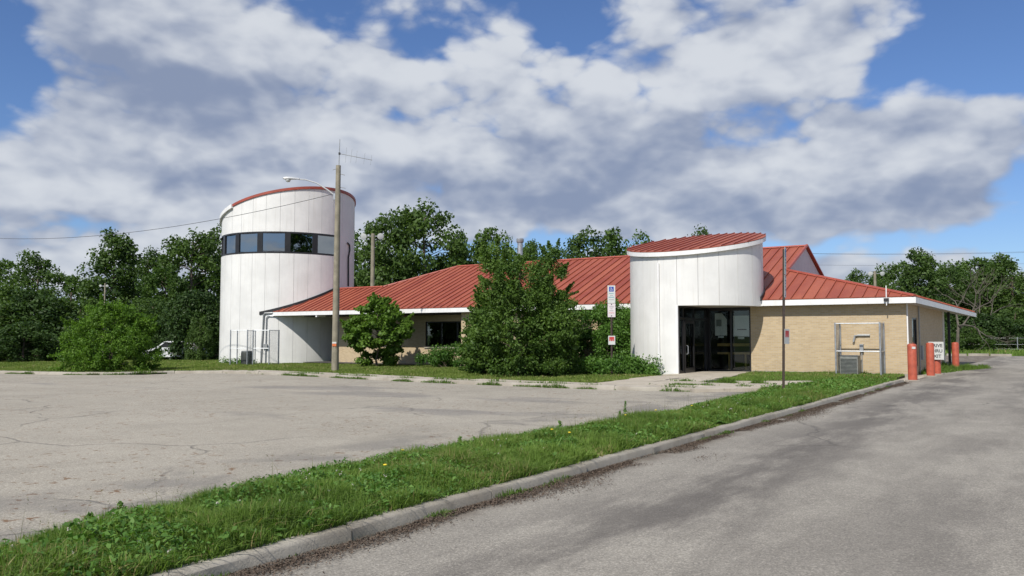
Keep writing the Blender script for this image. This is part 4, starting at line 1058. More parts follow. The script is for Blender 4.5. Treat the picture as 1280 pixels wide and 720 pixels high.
# broad low leaves between the blades
def low_leaves(name, poly, dens, size, z0, mat, seed, fn=None):
    rng = np.random.default_rng(seed); P = np.array(poly); A = np.prod(P.max(0) - P.min(0)); a, b = scatter(rng, poly, int(A * dens))
    keep = vn2(a * 1.7 + 20, b * 1.7 + 9) > .40
    if fn is not None: keep &= fn(a, b)
    a, b = a[keep], b[keep]; n = len(a)
    hz = .02 + .19 * rng.random(n) * vn(a * 3, b * 3); P3 = ab_to_world(a, b, (z0(a, b) if callable(z0) else z0) + hz)
    N = rng.normal(size=(n, 3)) * .55 + np.array([0, 0, 1.]); L = size * (.5 + rng.random(n)); val = np.clip(.2 + .8 * rng.random(n), 0, 1)
    V, Fc, val = leaf_quads(rng, P3, N, L, L * .55, val, .2)
    return tag(link(name, np_mesh(name, V, Fc, val), MT[mat]), kind='stuff')
low_leaves('verge_clover', vpoly(-34, -24), 1500, .042, verge_z, 'weed', 5)
low_leaves('verge_clover', vpoly(-24, -13.0), 900, .055, verge_z, 'weed', 6)
# seed stalks standing above the grass along the lot side
rng = np.random.default_rng(15); n = 420
b = -33 + 20 * rng.random(n); f = .55 + .45 * rng.random(n); a = ka_(b) + (verge_edge(b) - ka_(b)) * f; kp = vn(a * .8 + 2, b * .8) > .45; a, b = a[kp], b[kp]; n = len(a)
V1, F1 = blades(rng, a, b, .22 + .20 * rng.random(n), np.full(n, .004), verge_z(a, b), .5)
tag(link('seed_stalks', np_mesh('seed_stalks', V1, F1, np.repeat(rng.random(n), 3)), MT['straw']), kind='stuff')
T = V1.reshape(-1, 5, 3)[:, 4]; P3 = (T[:, None, :] + rng.normal(size=(n, 4, 3)) * np.array([.006, .006, .022])).reshape(-1, 3)
Vh, Fh, vh = leaf_quads(rng, P3, rng.normal(size=P3.shape), .016, .006, rng.random(len(P3)))
tag(link('seed_heads', np_mesh('seed_heads', Vh, Fh, vh), MT['straw']), kind='stuff')
# broad weeds one can pick out in the verge
def dock(seed, p, size, label, spike=0., n=12):
    rng = np.random.default_rng(seed); root = empty('broadleaf_weed', p, rng.random() * 6); mb = MB(); V = []; Fc = []; val = []
    for i in range(n):
        az_ = 2.4 * i + rng.normal() * .3; L = size * (.6 + .5 * rng.random()); el_ = .35 + .55 * rng.random(); wd = L * (.20 + .06 * rng.random())
        d = np.array([math.cos(az_), math.sin(az_), 0]); sd = np.array([-d[1], d[0], 0]); o = len(V)
        for t in np.linspace(0, 1, 6):
            c = d * L * t * math.cos(el_) * (1 + .2 * t) + np.array([0, 0, L * (t * math.sin(el_) - .55 * t * t * math.sin(el_)) + .02]); ww = wd * math.sin(PI * min(1, .12 + t * .88)) ** .8
            V += [c - sd * ww + np.array([0, 0, ww * .25]), c, c + sd * ww + np.array([0, 0, ww * .25])]
        for k in range(5):
            q = o + k * 3; Fc += [(q, q + 1, q + 4, q + 3), (q + 1, q + 2, q + 5, q + 4)]; val += [.35 + .5 * rng.random()] * 2
    link('leaves', np_mesh('leaves', np.array(V), Fc, val, smooth=True), MT['weed'], root)
    if spike:
        mb.tube([(0, 0, 0), (.01, 0, spike * .5), (.0, .02, spike)], [.006, .005, .002], 5); mb.build('stalk', MT['weed'], root, fix=False)
        rng2 = np.random.default_rng(seed + 1); P3 = np.stack([rng2.normal(size=90) * .02, rng2.normal(size=90) * .02, spike * (.25 + .75 * rng2.random(90))], 1)
        P3[:, :2] *= (1.4 - P3[:, 2:] / spike); Vq, Fq_, vq = leaf_quads(rng2, P3, rng2.normal(size=P3.shape), .05, .018, rng2.random(90)); link('flower_spike', np_mesh('flower_spike', Vq, Fq_, vq), MT['weed'], root)
    return tag(root, label, 'weed', 'broad leaved weeds in the verge')
rw = random.Random(9)
for i in range(34):
    b = rw.uniform(-32.5, -14); f = rw.uniform(.04, .95) if i > 10 else rw.uniform(.03, .2); a = float(ka_(b) + (verge_edge(b) - ka_(b)) * f)
    dock(100 + i, WG(a, b, float(verge_z(a, b))), rw.uniform(.10, .22), 'broad leaved weed growing in the grass verge behind the road kerb')
for i, (px, py, h) in enumerate([(150, 655, .20), (112, 664, .16), (782, 524, .36), (775, 527, .2), (575, 560, .17), (700, 540, .2)]):
    p = G(px, py); a, b = loc(p.x, p.y); p.z += float(verge_z(np.array([a]), np.array([b]))[0]) * .6
    o = dock(200 + i, p, .12, 'upright spiky weed standing at the lot edge of the verge', spike=h, n=7); o['group'] = 'spiky weeds along the lot edge'
# clover heads and yellow flowers
rng = np.random.default_rng(33); n = 170; b = -33 + 20 * rng.random(n); a = ka_(b) + (verge_edge(b) - ka_(b)) * rng.random(n); kp = (vn2(a + 3, b * .6) > .5); a, b = a[kp], b[kp]
P3 = ab_to_world(a, b, verge_z(a, b) + .13 + .04 * rng.random(len(a))); Q = np.repeat(P3, 6, 0) + rng.normal(size=(len(P3) * 6, 3)) * .006
Vq, Fq_, vq = leaf_quads(rng, Q, rng.normal(size=Q.shape), .014, .011, rng.random(len(Q))); tag(link('clover_heads', np_mesh('clover_heads', Vq, Fq_, vq), MT['clover']), kind='stuff')
for i, (px, py) in enumerate([(503, 587), (481, 621), (865, 528), (782, 540), (690, 565), (712, 570), (820, 533)]):
    p = G(px, py); a, b = loc(p.x, p.y); z = float(verge_z(np.array([a]), np.array([b]))[0]); root = empty('dandelion', WG(a, b, z))
    MB().tube([(0, 0, 0), (.004, 0, .09), (0, .004, .17)], .0025, 5).build('stalk', MT['weed'], root, fix=False)
    MB().lathe([(.004, .165), (.018, .172), (.021, .178), (.014, .184)], 10).build('flower_head', MT['flower'], root)
    tag(root, 'yellow dandelion flower standing in the grass verge', 'flower', 'dandelions in the verge')

# lawns
lawn_r = [(1.8, -13.2), (float(ka_(-13.2)), -13.2), (float(ka_(-3.6)), -3.6), (1.75, -3.05), (1.45, -5.3), (1.7, -6.4), (2.0, -8.4), (2.0, -10.2), (2.3, -11.2)]
lawn_b = [(1.9, -2.15), (.1, -2.05), (.1, -.05), (5.9, -.05), (5.6, -2.7), (5.3, -4.2), (5.0, -6.6), (4.5, -7.0), (3.5, -6.8), (1.8, -5.7), (1.5, -5.2), (1.8, -3.05)]
lawn_l1 = [(8.4, -4.2), (8.1, -7.8)] + [tuple(map(float, p)) for p in kb_out if 8.1 < p[0] < 29.6] + [(31, -11.), (36., -5.), (35., -1.), (34.3, 1.), (32.3, 1.38), (21.6, 1.38), (21.6, -.05), (10.4, -.05), (10., -3.)]
lawn_l2 = [(29.8, -13.0)] + [tuple(map(float, p)) for p in offset(fr, .16) if p[0] > 29.6] + [(90, -10), (90, 4), (48, 4), (43.2, 3.), (42., .2), (40., -1.1), (37.6, -1.4), (35.6, -.6), (36, -5), (31, -11)]
def lawn_sheet(name, poly, dz):
    o = sheet(name, poly, dz, MT['soil']); bm = bmesh.new(); bm.from_mesh(o.data)
    r = bmesh.ops.extrude_edge_only(bm, edges=[e for e in bm.edges if e.is_boundary])       # the bed's sides go down into the ground
    for v in r['geom']:
        if isinstance(v, bmesh.types.BMVert): v.co.z -= dz + .06
    bm.to_mesh(o.data); bm.free(); return o
lawn_sheet('lawn', lawn_r, .075); lawn_sheet('lawn', lawn_b, .08); lawn_sheet('lawn', lawn_l1, .06); lawn_sheet('lawn', lawn_l2, .055)
clear = lambda a, b: ~((np.abs(b - (far_r[1] + .6)) < .55) & (a < fx[0] + .3) & (a > .95))
grass('lawn_grass', lawn_r, 1500, .05, .17, .02, .07, 'grass', 21, .7)
grass('lawn_grass', lawn_b, 900, .05, .14, .022, .075, 'grass', 27, .7)
grass('lawn_grass', lawn_l1, 420, .05, .12, .03, .055, 'lawn', 22, .7)
inv = [p for p in lawn_l2 if p[0] < 60]
grass('lawn_grass', [p if p[0] < 60 else (58, p[1]) for p in lawn_l2], 210, .05, .12, .04, .05, 'lawn', 23, .7)
low_leaves('lawn_clover', lawn_r, 300, .08, .07, 'weed', 24)
grass('far_grass', [(-45, 47.5), (-3, 42.5), (-3, 59.5), (-45, 64)], 16, .25, .7, .10, -.03, 'grass', 25, .5)
grass('far_grass', [(-3, 42.5), (12, 40), (12, 59), (-3, 59.5)], 16, .25, .6, .10, -.03, 'grass', 26, .5)
# weeds in the joints: along the lot kerb, the pavement and the road gutter
def joint_weeds(name, pts, n, spread, h0, h1, wid, seed, thr=.5, mat='grass', dz=0.):
    rng = np.random.default_rng(seed); P = np.array([tuple(map(float, p)) for p in pts]); t = rng.random(n) * (len(P) - 1); i = t.astype(int); f = (t - i)[:, None]
    Q = P[i] * (1 - f) + P[i + 1] * f + rng.normal(size=(n, 2)) * spread; nz = vn(Q[:, 0] * 1.9 + 40, Q[:, 1] * 1.9 + 8); kp = nz > thr; Q = Q[kp]; nz = nz[kp]; m = len(Q)
    V, Fq = blades(rng, Q[:, 0], Q[:, 1], (h0 + (h1 - h0) * (nz - thr) / (1 - thr)) * (.5 + rng.random(m)), wid * (.6 + .8 * rng.random(m)), dz, .9)
    return tag(link(name, np_mesh(name, V, Fq, np.repeat(np.clip(.3 * rng.random(m) + .3, 0, 1), 3)), MT[mat]), kind='stuff')
joint_weeds('gutter_weeds', offset(fr, -.03), 9000, .04, .03, .16, .02, 41, .52)
joint_weeds('gutter_weeds', offset(fr, .17), 6000, .03, .10, .20, .02, 42, .50, dz=.05)
joint_weeds('gutter_weeds', [(kerb_a(b) - .03, b) for b in np.linspace(-34, -4, 60)], 9000, .04, .02, .09, .009, 43, .64)
joint_weeds('pavement_weeds', [(5.9, -10.3), (4.6, -10.35), (3.4, -10.35), (2.1, -10.3), (3.2, -8.6), (4.8, -8.5), (6.0, -8.2)], 9000, .12, .08, .24, .022, 44, .42, dz=.05)
joint_weeds('wall_weeds', [(.2, -.12), (6., -.12)], 1500, .05, .08, .3, .02, 45, .45, dz=.05)
joint_weeds('lane_weeds', [(-.45, 5.2), (-.8, 8.), (-1.2, 10.), (-1.75, 12.4)], 4500, .16, .1, .3, .02, 46, .25)
joint_weeds('lane_weeds', [(-.1, 3.), (-.1, 12.)], 1600, .06, .1, .45, .03, 47, .5)
# dry litter in the gutter of the lane
rng = np.random.default_rng(55); n = 60000; b = -34 + 30 * rng.random(n); wdt = .10 + .55 * vn(b * .7, b * 0 + 3) * np.clip((-b - 6) / 20, .3, 1); a = kerb_a(b) - .02 - np.abs(rng.normal(size=n)) * wdt * .6
kp = vn2(a * 3 + 9, b * 1.6) > .30; a, b = a[kp], b[kp]; n = len(a)
P3 = ab_to_world(a, b, .004 + .016 * rng.random(n)); Vq, Fq_, vq = leaf_quads(rng, P3, rng.normal(size=(n, 3)) * .5 + np.array([0, 0, 1]), .03 * (.3 + rng.random(n)), .010, rng.random(n))
tag(link('gutter_litter', np_mesh('gutter_litter', Vq, Fq_, vq), MT['debris']), kind='stuff')

# ------------------------------------------------------------------ street furniture and small things
# wooden light pole with lamp, mast and antenna
PP = G(418.5, 466)
pole = empty('light_pole', PP, 0., 'weathered wooden pole with street lamp arm, in front of the tower', 'light pole')
ph = 9.79
MB().tube([(0, 0, -.4), (.02, 0, ph * .5), (.045, 0, ph)], [.165, .14, .115], 14).build('pole', MT['pole_wood'], pole, smooth=True)
arm = [(-.10, 0, 8.35), (-.45, -.06, 8.62), (-.95, -.14, 8.93), (-1.45, -.22, 9.07), (-1.75, -.26, 9.08)]
MB().tube(arm, [.035, .033, .03, .03, .03], 10).build('lamp_arm', MT['lamp_grey'], pole, smooth=True)
MB().box(-.17, -.08, -.05, .05, 8.15, 8.45).build('arm_bracket', MT['galv'], pole)
lh = MB(); prof = [(-1.72, .045, .05), (-1.9, .075, .07), (-2.1, .13, .10), (-2.3, .155, .115), (-2.42, .12, .09), (-2.47, .04, .03)]
vs = []; fs_ = []; ns = 12
for x, wy, hz in prof:
    for j in range(ns):
        a = 2 * PI * j / ns; vs.append((x, -.27 + wy * math.cos(a) + (x + 1.75) * .12, 9.09 + hz * (math.sin(a) if math.sin(a) > 0 else .35 * math.sin(a))))
for i in range(len(prof) - 1):
    for j in range(ns): o = i * ns + j; p_ = i * ns + (j + 1) % ns; fs_.append((o, p_, p_ + ns, o + ns))
fs_ += [tuple(range(ns)), tuple(range((len(prof) - 1) * ns, len(prof) * ns))]
lamp = lh.add(vs, fs_).build('lamp_head', MT['lamp_grey'], pole, smooth=True)
bmv = MB(); bmv.lathe([(.02, 8.93), (.08, 8.95), (.115, 9.0), (.125, 9.055)], 14, (-2.24, -.33)); bmv.build('lamp_lens', MT['lens'], pole, smooth=True)
MB().tube([(.06, 0, ph - .4), (.085, 0, 10.5), (.10, 0, 11.06)], [.025, .02, .014], 8).build('mast', MT['grey_metal'], pole, smooth=True)
boom0, boom1 = Vector((.09, 0, 10.36)), Vector((1.62, .15, 10.08))
MB().tube([boom0, boom1], .014, 6).build('antenna_boom', MT['grey_metal'], pole)
for i, f in enumerate((.2, .36, .52, .76, .97)):
    c = boom0.lerp(boom1, f); L_ = .36 - .03 * i
    MB().tube([c - Vector((.03, 0, L_)), c + Vector((.03, 0, L_))], .006, 5).build('antenna_element', MT['grey_metal'], pole)
MB().box(.05, .13, -.04, .04, 10.31, 10.41).build('boom_clamp', MT['black'], pole)
for x0, z, x1 in ((.12, 9.35, .36), (.12, 8.72, .40), (-.02, 9.6, -.22)): MB().tube([(x0 * .7, 0, z + .04), (x1, 0, z - .02)], .015, 6).build('step_bolt', MT['grey_metal'], pole)
MB().box(-.10, .09, -.175, -.140, 1.24, 1.36).build('orange_tag', MT['orange_tag'], pole)
MB().box(-.10, .09, -.172, -.140, 1.365, 1.44).build('white_tag', MT['sign_white'], pole)
MB().tube([(.16, .05, 0), (.155, .05, 4), (.14, .05, 8.3)], .014, 6).build('ground_wire', MT['grey_metal'], pole)
# the pole the wire runs to, past the edge of the lot, and the wire
p2 = at_depth(-70, 420, 60); p2.z = zg(p2.x, p2.y)
up = empty('utility_pole', p2, 0., 'wooden utility pole past the left end of the lot', 'utility pole')
MB().tube([(0, 0, -.4), (0, 0, 10.2)], [.16, .11], 12).build('pole', MT['pole_wood'], up, smooth=True)
MB().box(-.9, .9, -.06, .06, 9.5, 9.62).build('crossarm', MT['pole_wood'], up)
def wire(p, q, sag, label, rad=.012, n=24, group=None):
    p, q = Vector(p), Vector(q); mb = MB(); mb.tube([p.lerp(q, t) - Vector((0, 0, 4 * sag * t * (1 - t))) for t in np.linspace(0, 1, n)], rad, 5)
    return tag(mb.build('overhead_wire', MT['wire'], None, fix=False), label, 'wire', group)
wire(PP + Vector((-.1, 0, 8.45)), p2 + Vector((0, -.06, 9.35)), 1.05, 'thin wire sagging from the lamp pole across the tower to the left', .013)
# wires behind the building on the right
q1 = at_depth(905, 420, 100); q1.z = 0; q2 = at_depth(1420, 420, 96); q2.z = 0
for q_, lb in ((q1, 'utility pole hidden behind the round entrance'), (q2, 'utility pole past the open end of the lane')):
    u = empty('utility_pole', q_, .3, lb, 'utility pole'); MB().tube([(0, 0, -.3), (0, 0, 12.3)], [.17, .12], 12).build('pole', MT['pole_wood'], u, smooth=True); MB().box(-.9, .9, -.06, .06, 11.7, 11.82).build('crossarm', MT['pole_wood'], u)
for i, (z, dx_) in enumerate(((12.0, -.8), (11.95, .8), (10.6, 0.))):
    wire(q1 + Vector((dx_, 0, z)), q2 + Vector((dx_, 0, z)), .5, ('upper wire', 'second upper wire', 'lowest wire')[i] + ' spanning the sky behind the white gable', .012, group='wires behind the building')

# sign posts
def glyph_bars(parent, y, rows, mat):                    # lettering too small to read: broken dashes
    rg = random.Random(3)
    mb = MB()
    for (z, h, x0, x1) in rows:
        x = x0
        while x < x1:
            w_ = rg.uniform(.014, .026); mb.box(x, min(x + w_, x1), y - .002, y, z, z + h); x += w_ + .009
    o = mb.build('lettering', MT[mat], parent, fix=False); o['kind'] = 'stuff'; return o
def sign_post(p, rz, lean, label, tops, low, h, low_rz=0.):
    r = empty('sign_post', p, rz, label, 'sign'); r.rotation_euler = (lean[1], lean[0], rz)
    pm = MB(); prof = [(-.045, .035), (-.02, .035), (-.018, -.018), (.018, -.018), (.02, .035), (.045, .035), (.045, .042), (-.045, .042)]
    MB().prism([(x, y + .02, -.3) for x, y in prof], (0, 0, h + .3)).build('post', MT['brown_post'], r)
    z1, z0 = tops[0]
    pl = MB(); pl.box(-.155, .155, -.006, -.002, z0, z1); s1 = pl.build('parking_sign', MT['sign_white'], r, bevel=.0)
    MB().box(-.095, .095, -.0095, -.0065, z1 - .25, z1 - .05).build('blue_panel', MT['sign_blue'], s1)
    # wheelchair symbol
    wc = MB(); cz = z1 - .15; cx = .0; f = -.012
    def poly2(pts): wc.prism([(cx + x, f, cz + z) for x, z in pts], (0, -.001, 0))
    poly2([(-.012 + .016 * math.cos(t), .066 + .016 * math.sin(t)) for t in np.linspace(0, 2 * PI, 10)[:-1]])
    poly2([(-.02, .048), (-.004, .048), (.0, -.012), (-.016, -.012)]); poly2([(-.004, .022), (.03, .018), (.03, .008), (-.004, .010)])
    poly2([(-.012, .0), (.036, .0), (.036, -.013), (-.012, -.013)]); poly2([(.026, -.005), (.038, -.005), (.058, -.055), (.046, -.06)])
    for k in range(10):
        t0 = R_(115) + k * R_(22); t1 = t0 + R_(22.5); o_ = (-.004, -.030)
        poly2([(o_[0] + r_ * math.cos(t), o_[1] + r_ * math.sin(t)) for r_, t in ((.048, t0), (.048, t1), (.035, t1), (.035, t0))])
    wc.build('wheelchair_symbol', MT['sign_white'], s1, fix=False)
    glyph_bars(s1, -.007, [(z1 - .34, .035, -.09, .09), (z1 - .50, .04, -.11, .11)], 'sign_teal'); glyph_bars(s1, -.007, [(z1 - .42, .03, -.05, .06), (z1 - .59, .025, -.10, .10)], 'grey_metal')
    z1, z0 = tops[1]; s2 = MB().box(-.155, .155, -.006, -.002, z0, z1).build('notice_sign', MT['sign_pink'], r)
    glyph_bars(s2, -.007, [(z1 - .15, .03, -.09, .09), (z1 - .23, .03, -.04, .04), (z1 - .31, .03, -.08, .08)], 'grey_metal'); glyph_bars(s2, -.007, [(z1 - .40, .035, -.11, .11)], 'sign_faded_red')
    for zz in (z1 - .04, z0 + .05): MB().box(-.02, .02, -.012, -.0065, zz - .02, zz + .02).build('bolt', MT['ink'], s2)
    z1, z0 = low; s3 = MB().box(-.14, .14, -.006, -.002, z0, z1).build('tow_sign', MT['sign_white'], r)
    m_ = (z1 + z0) / 2; zt = z1 - .045
    t_ = MB(); t_.prism([(-.10, -.0075, zt), (.10, -.0075, zt), (.10, -.0075, zt - .17), (.055, -.0075, zt - .17), (.045, -.0075, zt - .07), (.03, -.0075, zt - .17), (-.03, -.0075, zt - .17), (-.045, -.0075, zt - .07), (-.055, -.0075, zt - .17), (-.10, -.0075, zt - .17)], (0, .0012, 0)); t_.build('red_symbol', MT['sign_red'], s3)
    if low_rz: s3.rotation_euler = (0, 0, low_rz); s3.location = (-.02, -.05, 0)
    return r
sign_post(G(765, 471), R_(-6), (0., 0.), 'accessible parking sign on a brown post in front of the ivy', ((3.71, 2.99), (2.975, 2.42)), (1.66, 1.30), 3.65)
sign_post(G(981, 497), R_(64), (.012, 0.02), 'accessible parking sign seen edge on, on a brown post in the verge', ((3.94, 3.22), (3.20, 2.62)), (1.79, 1.40), 3.9, R_(-18))

# orange bollards by the lane
boll_pts = [((1141, 476), 1.32, .155, 'orange bollard at the front corner of the brick wing'), ((1163.5, 470.5), 1.33, .15, 'orange bollard hiding part of the drive thru sign'), ((1171.5, 468), .95, .15, 'orange bollard under the drive thru sign'), ((1195, 462.5), 1.30, .15, 'orange bollard at the end of the lane wall')]
for (q, h, r_, lb) in boll_pts:
    p = G(*q); b_ = empty('bollard', p, 0., lb, 'bollard', 'orange bollards along the lane')
    MB().lathe([(r_, -.2), (r_, h - .06), (r_ * .93, h - .025), (r_ * .7, h), (r_ * .3, h + .008)], 24).build('post', MT['bollard'], b_, smooth=True)
    MB().lathe([(r_ + .10, -.05), (r_ + .10, .025), (r_ + .07, .035)], 20).build('footing', MT['kerb'], b_, smooth=True)
    if q[0] == 1141:
        MB().box(-.07, .05, -r_ - .006, -r_ + .03, h - .18, h - .10).build('white_mark', MT['sign_white'], b_)
# DRIVE THRU EXIT sign
p = G(1171.5, 468); ds_ = empty('drive_thru_sign', p + Vector((.0, -.05, 0)), R_(-40), 'white drive thru exit sign with black letters behind an orange bollard', 'sign')
MB().box(-.29, .29, -.175, -.157, .62, 1.36).build('sign_plate', MT['sign_white'], ds_)
for txt, z in (('DRIVE', 1.14), ('THRU', .92), ('EXIT', .70)):
    cu = bpy.data.curves.new('t', 'FONT'); cu.body = txt; cu.size = .185; cu.align_x = 'CENTER'; cu.extrude = .001; cu.offset = .004; cu.resolution_u = 3
    to = bpy.data.objects.new('t', cu); COL.objects.link(to); bpy.context.view_layer.update()
    me = bpy.data.meshes.new_from_object(to.evaluated_get(bpy.context.evaluated_depsgraph_get())); bpy.data.objects.remove(to); me.materials.clear()
    o = link('lettering', me, MT['ink'], ds_); o.location = (.0, -.177, z); o.rotation_euler = (PI / 2, 0, 0)
MB().box(-.03, .03, -.156, -.10, .66, .9).build('bracket', MT['grey_metal'], ds_)

# chain link cages and condensers
def chain(name, p, q, z0, z1, parent, pitch=.075, rad=.0035):
    p, q = Vector(p), Vector(q); L_ = (q - p).length; H_ = z1 - z0; mb = MB(); d = (q - p) / L_
    def P_(s, z): return p + d * s + Vector((0, 0, z0 + z))
    for sg in (1, -1):
        k = -H_
        while k < L_ + H_:
            s0, s1 = k, k + H_
            lo, hi = max(0., s0), min(L_, s1)
            if hi > lo + .01:
                za, zb_ = lo - s0, hi - s0
                if sg < 0: za, zb_ = H_ - za, H_ - zb_
                mb.tube([P_(lo, za), P_(hi, zb_)], rad, 3, cap=False)
            k += pitch
    o = mb.build(name, MT['galv'], parent, fix=False); o['kind'] = 'stuff'; return o
def cage(root, corners, h, mids, open_front, gates=()):
    for c in corners: MB().tube([(c[0], c[1], -.1), (c[0], c[1], h + .04)], .032, 10).build('post', MT['galv'], root, smooth=True); 
    n = len(corners)
    for i in range(n - 1):
        a, b = corners[i], corners[i + 1]
        for z in [h] + list(mids): MB().tube([(a[0], a[1], z), (b[0], b[1], z)], .022, 8).build('rail', MT['galv'], root, smooth=True)
    return root
# beside the brick wing
c0 = WG(2.42, -.98); cg = empty('chain_link_cage', (c0.x, c0.y, c0.z), BRZ, 'open chain link cage round a condenser against the tan brick wall', 'cage')
cw, cd = 1.62, .86
cage(cg, [(0, cd, 0), (0, 0, 0), (cw, 0, 0), (cw, cd, 0)], 2.10, (1.02,), True)
chain('wire_mesh', (0, .03, 0), (0, cd - .03, 0), .05, 2.07, cg); chain('wire_mesh', (cw, .03, 0), (cw, cd - .03, 0), .05, 2.07, cg)
cu_ = empty('condenser', WG(1.98, -.5, .02), BRZ, 'grey square condenser with wire grille in the cage by the brick wall', 'condenser')
def condenser(root, w_, d_, h_, mat, round_=False):
    if not round_:
        MB().box(-w_ / 2, w_ / 2, -d_ / 2, d_ / 2, .04, h_).build('casing', MT[mat], root, bevel=.012)
        for i in range(12):
            z = .09 + i * (h_ - .16) / 12; MB().box(-w_ / 2 + .03, w_ / 2 - .03, -d_ / 2 - .014, -d_ / 2 - .002, z, z + (h_ - .16) / 12 * .45).build('louvre', MT['ac_dark'], root)
        MB().box(-w_ / 2 - .01, w_ / 2 + .01, -d_ / 2 - .01, d_ / 2 + .01, h_ + .001, h_ + .035).build('lid', MT['grey_metal'], root, bevel=.006)
        MB().box(-w_ / 2 - .06, w_ / 2 + .06, -d_ / 2 - .06, d_ / 2 + .06, -.06, .039).build('pad', MT['kerb'], root)
    else:
        MB().lathe([(w_ / 2, .05), (w_ / 2, h_ - .04), (w_ / 2 * .95, h_)], 24).build('casing', MT[mat], root, smooth=True)
        for i in range(24):
            a = 2 * PI * i / 24; c_, s_ = math.cos(a), math.sin(a); MB().tube([(w_ / 2 * c_ * 1.01, w_ / 2 * s_ * 1.01, .08), (w_ / 2 * c_ * 1.01, w_ / 2 * s_ * 1.01, h_ - .08)], .008, 4).build('rib', MT['black'], root)
        MB().lathe([(w_ / 2 * .97, h_ + .002), (w_ / 2 * .97, h_ + .03), (w_ / 2 * .6, h_ + .05)], 24).build('lid', MT['grey_metal'], root, smooth=True)
        MB().box(-w_ / 2 - .06, w_ / 2 + .06, -w_ / 2 - .06, w_ / 2 + .06, -.06, .049).build('pad', MT['kerb'], root)
condenser(cu_, .66, .62, .80, 'ac_metal')
MB().tube([(-1.32, -.04, 1.63), (-1.75, -.04, 1.63), (-1.88, -.06, 1.60), (-1.93, -.08, 1.36)], .04, 8).build('vent_elbow', MT['grey_metal'], bld, smooth=True)
MB().box(-1.70, -1.56, -.13, -.003, .98, 1.28).build('disconnect_box', MT['grey_metal'], bld)
MB().tube([(-1.63, -.06, .98), (-1.63, -.06, .0)], .022, 8).build('conduit', MT['grey_metal'], bld)
# beside the tower
q0 = G(287.5, 458.0); q1_ = G(338, 458.0)
tcg = empty('chain_link_cage', q0, 0., 'open chain link cage with gate at the foot of the white tower', 'cage')
dq = q1_ - q0; back = Vector((.25, .9, 0))
f0 = Vector((0, 0, 0)); f1 = dq * .42; f2 = dq * .56; f3 = dq * .96
for c in (f0, f1, f2, f3, f3 + Vector((.35, .75, 0)), f0 + Vector((.1, .9, 0))): MB().tube([(c.x, c.y, -.15), (c.x, c.y, 2.14)], .035, 10).build('post', MT['galv'], tcg, smooth=True)
for a, b in ((f0, f1), (f2, f3)):
    for z in (2.1, 1.05): MB().tube([a + Vector((0, 0, z)), b + Vector((0, 0, z))], .022, 8).build('rail', MT['galv'], tcg, smooth=True)
for z in (2.1,): MB().tube([f3 + Vector((0, 0, z)), f3 + Vector((.35, .75, z))], .022, 8).build('rail', MT['galv'], tcg, smooth=True)
chain('wire_mesh', f3, f3 + Vector((.35, .75, 0)), .05, 2.07, tcg); chain('wire_mesh', f1, f1 + Vector((.3, .55, 0)), .05, 2.07, tcg)
MB().tube([f1 + Vector((.3, .55, 0)), f1 + Vector((.3, .55, 2.1))], .022, 8).build('gate_frame', MT['galv'], tcg, smooth=True)
MB().tube([f1 + Vector((0, 0, 2.08)), f1 + Vector((.3, .55, 2.08))], .02, 8).build('gate_frame', MT['galv'], tcg, smooth=True)
tcn = empty('condenser', G(308, 457.3), 0., 'dark round condenser in the cage at the tower foot', 'condenser'); condenser(tcn, .62, .62, .86, 'ac_dark', True)

# distant floodlight poles
def flood(px, base_y, ytop, Y, wid, label, lamps=2, single=False):
    p = at_depth(px, 420, Y); p.z = zg(p.x, p.y); top = at_depth(px, ytop, Y).z - p.z
    r = empty('floodlight_pole', p, 0., label, 'light pole', 'floodlight poles in the distance'); s = Y / F * 1.
    MB().tube([(0, 0, -.3), (0, 0, top)], [.20 * wid, .15 * wid], 12).build('pole', MT['pole_wood'], r, smooth=True)
    MB().tube([(-.72 * wid, 0, top - .22), (.72 * wid, 0, top - .22)], .04, 6).build('crossarm', MT['grey_metal'], r)
    for sx in (-1, 1):
        f = MB(); f.lathe([(.09, 0.), (.13, .1), (.24, .34), (.27, .40)], 14); o = f.build('floodlight', MT['lamp_grey'], r, smooth=True)
        o.location = (sx * .62 * wid, -.05, top - .16); o.rotation_euler = (R_(108), 0, sx * R_(10)); o.scale = (wid,) * 3
        g = MB().lathe([(.25, .401), (.25, .415), (.18, .43)], 14).build('lens', MT['lens'], o, smooth=True)
flood(465, 420, 292, 66, 1., 'tall floodlight pole with two white lamps rising over the low wing roof')
flood(451.5, 420, 341, 82, .8, 'short floodlight pole close beside the tower over the roof')
flood(1095.5, 420, 339, 74, .8, 'floodlight pole with twin white lamps over the lane roof')
flood(129.5, 420, 354, 58, .35, 'slim floodlight pole in front of the wood left of the tower')

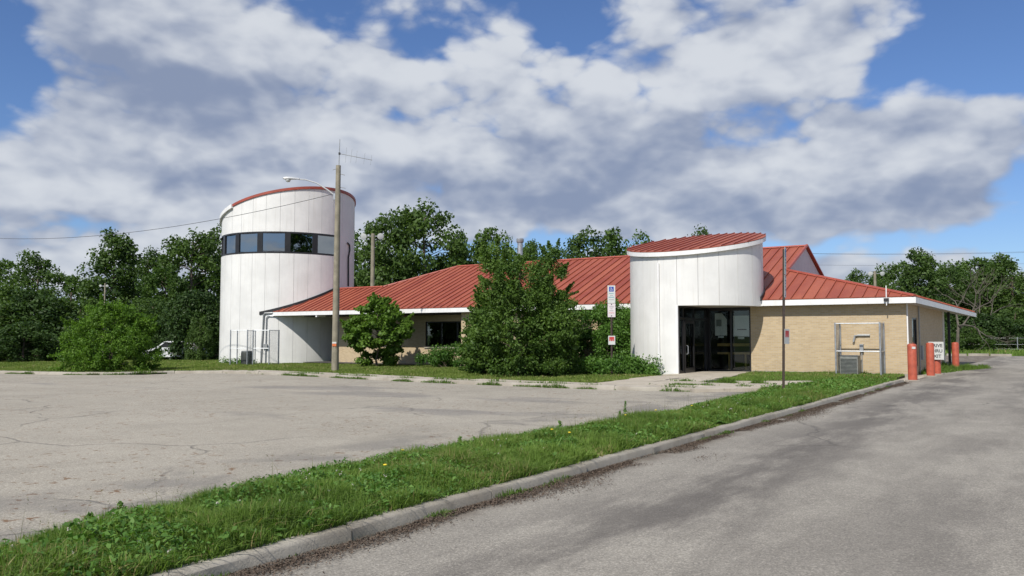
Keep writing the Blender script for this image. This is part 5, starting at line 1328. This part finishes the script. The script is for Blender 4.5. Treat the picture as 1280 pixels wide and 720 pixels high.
# white parked car behind the bushes
pc = at_depth(221, 420, 61.0); pc.z = zg(pc.x, pc.y)
car = empty('parked_car', pc, R_(4), 'white car parked behind the bush left of the tower', 'car')
side = [(-2.2, .30), (-2.25, .55), (-2.2, .80), (-1.95, .92), (-1.25, .98), (-.65, 1.42), (-.4, 1.47), (.9, 1.47), (1.15, 1.42), (1.75, 1.0), (2.15, .93), (2.25, .7), (2.22, .32), (1.82, .30)]
def wheel_arch(cx): return [(cx + .37 * math.cos(t), .30 + .37 * math.sin(t)) for t in np.linspace(0, PI, 9)]
outl = side[:-1] + wheel_arch(1.38) + wheel_arch(-1.38)
MB().prism([(x, -.85, z) for x, z in outl], (0, 1.7, 0)).build('body', MT['car_white'], car, bevel=.03)
for x0, x1, x2, x3 in ((-1.05, -.55, .18, .18), (.26, .26, .95, 1.35)):
    MB().prism([(x0, -.86, 1.02), (x1, -.86, 1.38), (x2, -.86, 1.38), (x3, -.86, 1.02)], (0, 1.72, 0)).build('side_window', MT['black_frame'], car)
for cx in (-1.38, 1.38):
    for sy in (-1, 1):
        wv = MB(); wv.lathe([(.20, -.10), (.31, -.10), (.325, -.07), (.325, .07), (.31, .10), (.20, .10)], 20); wo_ = wv.build('wheel', MT['tyre'], car, smooth=True); wo_.location = (cx, sy * .74, .325); wo_.rotation_euler = (PI / 2, 0, 0)
        MB().lathe([(.19, -.112), (.2, -.101), (.2, .101), (.19, .112)], 16).build('rim', MT['galv'], wo_, smooth=True)
for sy in (-.6, .6): MB().box(-2.27, -2.2, sy - .16, sy + .16, .66, .80).build('headlight', MT['lens'], car)
for sy in (-.7, .7): MB().box(2.2, 2.27, sy - .1, sy + .1, .68, .86).build('tail_light', MT['sign_red'], car)

# wire fence and concrete kerb blocks beyond the lane
fn = empty('wire_fence', W(-3., 60., 0), 0., 'low wire fence with thin posts beyond the lane', 'fence')
pts_f = [W(4 - i * 2.9, 56.5 + i * .35, 0) - fn.location for i in range(10)]
for p in pts_f: MB().tube([(p.x, p.y, -.2), (p.x, p.y, 1.5)], .04, 8).build('post', MT['galv'], fn, smooth=True)
for z in (.35, .8, 1.4):
    for i in range(9): MB().tube([pts_f[i] + Vector((0, 0, z)), pts_f[i + 1] + Vector((0, 0, z))], .005, 5).build('strand', MT['galv'], fn)
kb = empty('far_kerb', W(0, 40, 0), BRZ, kind='structure')
for i in range(22):
    a = 4.2 - i * 1.55; b = 40.6 + i * .12
    if i % 6 == 4: continue
    MB().box(-(a) , -(a - 1.45), b - 40, b - 39.72, -.1, .17 + rs.uniform(-.02, .02)).build('kerb_stone', MT['kerb'], kb, bevel=.02)
